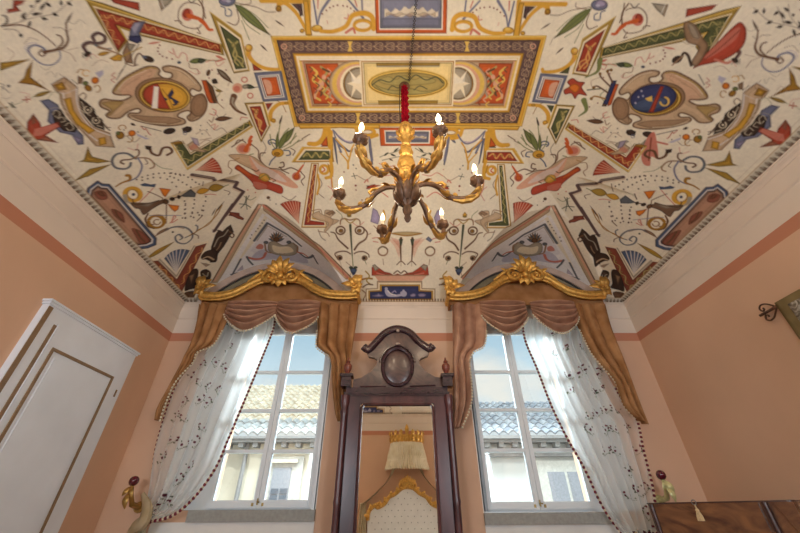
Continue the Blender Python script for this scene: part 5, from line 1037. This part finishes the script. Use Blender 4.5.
for i in range(6):
    k = MB(); k.tube([tuple(p) for p in crom(armp, 6)], [.02, .018, .019, .02, .02, .019, .018], 9, 1.1); ar = obj('arm', k, M_BRZ, ch, local=True); ar.rotation_euler.z = A0+i*PI/3
    k = MB(); V_ = lambda x, y, z: (x, y, zz(z))
    for s in (-1, 1):
        k.leaf(V_(.12, s*.012, 2.065), V_(.20, s*.022, 2.085), (0, s*.4, 1), .018, .2); k.leaf(V_(.33, s*.012, 1.9), V_(.25, s*.022, 1.975), (-.3, s*.4, -1), .018, .2); k.leaf(V_(.42, s*.01, 1.868), V_(.50, s*.02, 1.885), (.2, s*.5, -1), .02, .2); k.leaf(V_(.47, s*.01, 1.9), V_(.545, s*.022, 1.965), (.8, s*.5, -.2), .02, .2)
    k.tube([V_(.22, 0, 2.06), V_(.27, 0, 2.065), V_(.295, 0, 2.035), V_(.28, 0, 2.01), V_(.262, 0, 2.02)], [.014, .013, .01, .007], 7); k.ball(V_(.355, 0, 1.915), .022, 8); k.ball(V_(.17, 0, 2.08), .02, 8); k.ball(V_(.30, 0, 1.95), .022, 8)
    k.tube([V_(x_, 0, z_-.018) for x_, z_ in ((.34, 1.89), (.40, 1.865), (.46, 1.872), (.51, 1.91), (.55, 1.98))], [.012, .02, .022, .02, .012], 7); k.tube([V_(x_, 0, z_+.022) for x_, z_ in ((.06, 2.02), (.10, 2.06), (.17, 2.065), (.23, 2.03))], [.01, .014, .014, .01], 7)
    obj('leaf_ornament', k, M_GOLD, ar, local=True)
    k = MB(); k.lathe([(.001, zz(2.0)), (.018, zz(2.0)), (.038, zz(2.02)), (.050, zz(2.05)), (.044, zz(2.075)), (.03, zz(2.085)), (.001, zz(2.085))], (.53, 0), 14, 7, .09); obj('candle_cup', k, M_BRZ, ar, local=True)
    k = MB()
    for j in range(7):
        a = j*2*PI/7; k.leaf((.53+.03*math.cos(a), .03*math.sin(a), zz(2.01)), (.53+.05*math.cos(a), .05*math.sin(a), zz(2.06)), (math.cos(a), math.sin(a), 0), .015, .15)
    obj('cup_leaf', k, M_BRZ, ar, local=True)
    k = MB(); k.lathe([(.001, zz(2.08)), (.016, zz(2.08)), (.016, zz(2.15)), (.001, zz(2.15))], (.53, 0), 10); obj('candle', k, M_CAND, ar, local=True)
    k = MB(); k.lathe([(.001, zz(2.15)), (.014, zz(2.155)), (.019, zz(2.175)), (.019, zz(2.195)), (.011, zz(2.225)), (.004, zz(2.245)), (.001, zz(2.247))], (.53, 0), 12); bl = obj('bulb', k, M_BULB, ar, local=True); bl.visible_shadow = True
    a = A0+i*PI/3
    light('bulb_light', 'POINT', (cx+.60*math.cos(a), cy+.60*math.sin(a), z0+2.27), BULB_W, (1, .80, .55), size=.03)
# chain running along the ceiling from the hook
k = MB(); n_ = 60; pts = [Vector((cx+.045, cy-.05, z0+3.52)).lerp(Vector((.178, .95, z0+3.5)), i/n_)-Vector((0, 0, .015*math.sin(PI*i/n_))) for i in range(n_+1)]
for i in range(n_):
    a, b = pts[i], pts[i+1]; d = (b-a)*.36; mid = (a+b)/2; side = Vector((1, 0, 0)) if i % 2 else Vector((0, 0, 1))
    k.tube([mid+d*math.cos(q)*1.5+side*.011*math.sin(q) for q in np.linspace(0, 2*PI, 11)], .0028, 5, cap=False)
k.tube([pts[-1], pts[-1]+Vector((0, 0, .06))], .008, 6)
tag(obj('ceiling_chain', k, mat('dark_iron', '3a322c', .5, .6)), 'thin dark chain running along the painted ceiling above the chandelier', 'chain')
k = MB(); k.tube([(cx-.045, cy-.02, z0+3.5), (cx-.05, cy-.02, z0+3.2), (cx-.048, cy-.02, z0+2.86)], .004, 6); obj('wire', k, mat('dark_iron', ''), ch)

# ------------------------------------------------------------------ wooden bureau, key with tassel
M_WAL = wood('walnut', '54362a', '8a5f3e', .22, (1.6, 1.6, 3), 3.); M_WALD = wood('dark_walnut', '331d18', '50302a', .28)
bw, bd, bz = 1.06, .40, CZ+.066
BL, BA = Vector((2.364, 3.997, 0)), math.atan2(-.79, .60)
BR_ = Matrix.Rotation(BA, 3, 'Z')
bu = thing('bureau', BL, 'figured walnut bureau standing across the right corner in front of the curtain', 'bureau'); bu.rotation_euler.z = BA
def rbox(mb, x0, x1, y0, y1, z0, z1, r):
    n = 6; out = [(x0+r-r*math.cos(a), y0+r-r*math.sin(a)) for a in np.linspace(0, PI/2, n)]+[(x1-r+r*math.sin(a), y0+r-r*math.cos(a)) for a in np.linspace(0, PI/2, n)]+[(x1, y1), (x0, y1)]
    k = len(out); mb.add([(x, y, z0) for x, y in out]+[(x, y, z1) for x, y in out], [tuple(range(k))[::-1], tuple(range(k, 2*k))]+[(i, (i+1) % k, (i+1) % k+k, i+k) for i in range(k)])
def bo(nm, mb, mt, par=None, sm=True): return obj(nm, mb, mt, par or bu, sm, local=True)
b = MB(); rbox(b, 0, bw, .03, bd, .10, bz-.010, .05); bo('body', b, M_WAL)
b = MB(); rbox(b, -.004, bw+.002, .02, bd, bz-.010, bz, .05); bo('top', b, M_WALD)
b = MB(); b.box((.075, .005, .55), (.84, .03, bz-.012)); ff = bo('fall_front', b, M_WAL, None, False)
b = MB(); b.box((.915, .005, .55), (bw-.01, .03, bz-.012)); b.tube([(.94, .003, bz-.03), (1.03, .003, .9)], .004, 5); bo('side_panel', b, M_WAL, None, False)
for x in (.052, .88):
    b = MB(); b.tube([(x, .015, .12), (x, .015, bz-.012)], .02, 10); bo('pilaster', b, M_WALD)
for i in range(2):
    b = MB(); b.box((.075, .005, .14+i*.2), (.84, .03, .32+i*.2)); dr = bo('drawer', b, M_WAL, None, False)
    b = MB(); b.ball((.43, -.015, .23+i*.2), .02, 8); bo('knob', b, M_BRASS, dr)
for x in (.06, bw-.06):
    for y in (.08, bd-.06): b = MB(); b.lathe([(.001, 0), (.025, 0), (.04, .05), (.03, .10), (.001, .10)], (x, y), 10); bo('foot', b, M_WALD)
kx, kz = .42, bz-.02
ky = thing('key', BL+BR_ @ Vector((kx, .004, kz)), 'small key with cream tassel in the lock of the walnut bureau', 'key'); ky.rotation_euler.z = BA
b = MB(); b.tube([(0, 0, 0), (0, -.035, 0)], .005, 6); b.tube([(.016*math.cos(a), -.04, .016+.018*math.sin(a)) for a in np.linspace(0, 2*PI, 17)], .004, 6, cap=False); obj('shank', b, mat('steel_key', '8f8f90', .35, .9), ky, local=True)
b = MB(); b.tube([(0, -.045, 0), (.004, -.045, -.03)], .006, 6); b.ball((.004, -.045, -.04), .015, 10); b.lathe([(.001, -.115), (.024, -.115), (.021, -.08), (.012, -.05), (.001, -.045)], (.004, -.045), 20, 10, .14); obj('tassel', b, mat('cream_silk_tassel', 'cdb489', .7, 0, .2, 60), ky, local=True)

# ------------------------------------------------------------------ wall hanging on the right wall
XW = XR-.05
M_IRON = mat('wrought_iron', '5b4030', .5, .5)
def w3(x, y): p = PX(x, y, XW); return p
ra, rb = w3(761, 317), w3(800, 292); dirv = (rb-ra)
ra = Vector((XW, ra.y, (ra.z+rb.z)/2)); rb = Vector((XW, .75, ra.z)); zt = ra.z
rd = thing('tapestry_rod', (XR, 2.0, zt), 'wrought iron rod with scrolled end holding the tapestry on the right wall', 'rod')
b = MB(); b.tube([ra, rb], .012, 8); obj('bar', b, M_IRON, rd)
b = MB(); fy = ra.y-.14
for s in (1, -1):
    c = [(fy-.03, .0), (fy-.0, .03*s), (fy+.04, .065*s), (fy+.085, .075*s), (fy+.11, .05*s), (fy+.095, .02*s), (fy+.075, .03*s), (fy+.078, .045*s)]
    b.tube([(XW, y, zt+z) for y, z in crom(c, 5)], .007, 6)
b.tube([(XW, fy-.02, zt-.012), (XW, fy-.02, zt+.012)], .018, 8); obj('scroll_finial', b, M_IRON, rd)
for y_ in (fy-.16, 1.0): b = MB(); b.tube([(XW, y_, zt), (XR, y_, zt)], .01, 6); obj('bracket', b, M_IRON, rd)
ty = w3(779, 304).y
def tf(u, v): return Vector((XW-.030-.012*math.sin(v*14)*u, ty+(.85-ty)*v, zt+.02-1.25*u))
m_t = bpy.data.materials.new('tapestry_weave'); m_t.use_nodes = True; t = m_t.node_tree; bb = t.nodes['Principled BSDF']; bb.inputs['Roughness'].default_value = .9
tcn = t.nodes.new('ShaderNodeTexCoord'); vo = t.nodes.new('ShaderNodeTexNoise'); vo.inputs['Scale'].default_value = 16; vo.inputs['Detail'].default_value = 6; vo.inputs['Distortion'].default_value = 1.5; t.links.new(tcn.outputs['Object'], vo.inputs['Vector'])
rr = t.nodes.new('ShaderNodeValToRGB'); t.links.new(vo.outputs[0], rr.inputs[0]); ee = rr.color_ramp.elements; ee[0].position = .36; ee[0].color = (*lin('4c4438'), 1); ee[1].position = .62; ee[1].color = (*lin('b9b2a6'), 1); x_ = ee.new(.5); x_.color = (*lin('8a8070'), 1)
t.links.new(rr.outputs[0], bb.inputs['Base Color'])
M_TBORD = fabric('olive_border', '93825c', '786848', transl=.1)
tp = thing('tapestry', (XW, 1.8, zt-1.2), 'olive-bordered leafy tapestry hanging on the right wall at the picture edge', 'tapestry')
b = MB(); b.grid(tf, 60, 60); o = obj('border', b, M_TBORD, tp); o.modifiers.new('thickness', 'SOLIDIFY').thickness = .006
b = MB(); b.grid(lambda u, v: tf(.05+.9*u, .05+.9*v)+Vector((-.008, 0, 0)), 50, 50); o = obj('woven_field', b, m_t, tp); o.modifiers.new('thickness', 'SOLIDIFY').thickness = .004

# ------------------------------------------------------------------ bed and its canopy on the back wall (seen in the mirror)
YV = 2*YM+.028
def rv(px, py, yr): p = PY(px, py, YV-yr); return Vector((p.x, yr, p.z))
bxc = .34; yb = YB+.22
bed = thing('bed', (bxc, -2.2, 0), 'white tufted bed headboard with gilded carved frame reflected in the mirror', 'bed')
hp = [(-1.05, 1.0), (-1.02, 1.20), (-.86, 1.33), (-.80, 1.28), (-.62, 1.36), (-.50, 1.50), (-.33, 1.58), (-.16, 1.70), (0, 1.73)]
hp = [(bxc+x, z) for x, z in hp]+[(bxc-x, z) for x, z in hp[::-1][1:]]
b = MB(); b.prism([(hp[0][0], .3)]+hp+[(hp[-1][0], .3)], yb, yb+.06)
M_TUFT = mat('white_leatherette', 'f0f3f4', .4, 0, .04, 6)
hd = obj('headboard', b, M_TUFT, bed, False)
b = MB(); b.tube([(x, yb+.07, z) for x, z in crom(hp, 6)], .05, 8)
for i in range(0, len(hp)-1):
    a, c_ = Vector((hp[i][0], yb+.09, hp[i][1])), Vector((hp[i+1][0], yb+.09, hp[i+1][1])); d = c_-a; nn = Vector((-d.z, 0, d.x)).normalized()
    b.leaf(a, a+d*.8+nn*.03, (0, 1, 0), .05, .2); b.leaf(a+d*.3, a+d*.6+nn*.11, (0, 1, 0), .04, .25)
for i in range(-3, 4): b.leaf((bxc+.03*i, yb+.09, 1.74), (bxc+.08*i*.9, yb+.1, 2.02-.04*abs(i)), (0, 1, 0), .05, .25)
for s in (-1, 1): b.tube(spiral((bxc+s*.13, 1.76), .10, .02, PI/2, -1.3*s, 36, yb+.1), [.035, .03, .02], 8)
obj('gilded_frame', b, M_GOLD, hd)
b = MB(); r = 0
for j in range(7):
    for i in range(-7, 8):
        x = bxc+i*.17+(.085 if j % 2 else 0); z = 1.60-j*.13
        zt_ = np.interp(x, [p[0] for p in hp], [p[1] for p in hp])
        if z < zt_-.1 and abs(x-bxc) < .95: b.ball((x, yb+.064, z), .013, 8, (1, .6, 1))
obj('button', b, mat('grey_button', '8f979c', .4), hd)['kind'] = 'stuff'
b = MB(); b.box((bxc-.95, yb+.07, .30), (bxc+.95, -1.25, .62)); o = obj('mattress', b, mat('bed_linen', 'dcdad2', .8), bed, False); o.modifiers.new('round', 'BEVEL').width = .06
b = MB(); b.box((bxc-.98, yb+.07, .10), (bxc+.98, -1.22, .30)); obj('bed_base', b, M_TUFT, bed, False)
for x in (bxc-.9, bxc+.9):
    for y in (yb+.15, -1.32): b = MB(); b.lathe([(.001, 0), (.03, 0), (.045, .1), (.001, .1)], (x, y), 10); obj('foot', b, M_GOLD, bed)
cz0 = 2.83; cn = thing('bed_canopy', (bxc, YB, cz0), 'beige gathered bed canopy under a gilded crown reflected in the mirror', 'canopy')
b = MB()
def half(r, z, a): return Vector((bxc+r*math.cos(a), YB+.02+r*.8*math.sin(a), z))
b.grid(lambda u, v: half(.48+.02*math.sin(u*24*PI), cz0+.20*v, PI*u), 90, 4); 
for i in range(9):
    a = PI*(i+.5)/9; p = half(.49, cz0+.18, a); b.leaf(p, p+Vector((0, 0, .15 if i != 4 else .28)), (math.cos(a), math.sin(a), 0), .06, .2); b.leaf(half(.49, cz0+.02, a), half(.49, cz0+.16, a), (math.cos(a), math.sin(a), 0), .05, .12)
obj('gilded_crown', b, M_GOLD, cn)
M_CAN = fabric('beige_canopy', 'f3ead4', 'dfd2b2', transl=.1)
for r0, r1, za, zb in ((.46, .56, cz0+.02, cz0-.42), (.55, .62, cz0-.36, cz0-.68)):
    b = MB(); b.grid(lambda u, v: half(r0+(r1-r0)*v+.018*math.sin(u*50*PI)*(.4+v), za+(zb-za)*v+.02*math.sin(u*50*PI)*v, PI*u), 150, 10); obj('skirt', b, M_CAN, cn)
for s in (-1, 1):
    b = MB()
    def sd(u, v):
        x = bxc+s*(.38+.85*v**1.3+.14*(u-.5)*(1-.3*v)+.0*u); z = cz0-.55-.95*v**.85-.16*u*(1-v); return Vector((x, YB+.09+.04*math.sin(u*7*PI), z))
    b.grid(sd, 40, 30); obj('side_drape', b, M_CAN, cn)
    b = MB(); b.grid(lambda u, v: Vector((bxc+s*(1.2+.16*(u-.5)*(1+v)), YB+.09+.04*math.sin(u*7*PI), cz0-1.45-1.3*v)), 30, 20); obj('side_drape', b, M_CAN, cn)
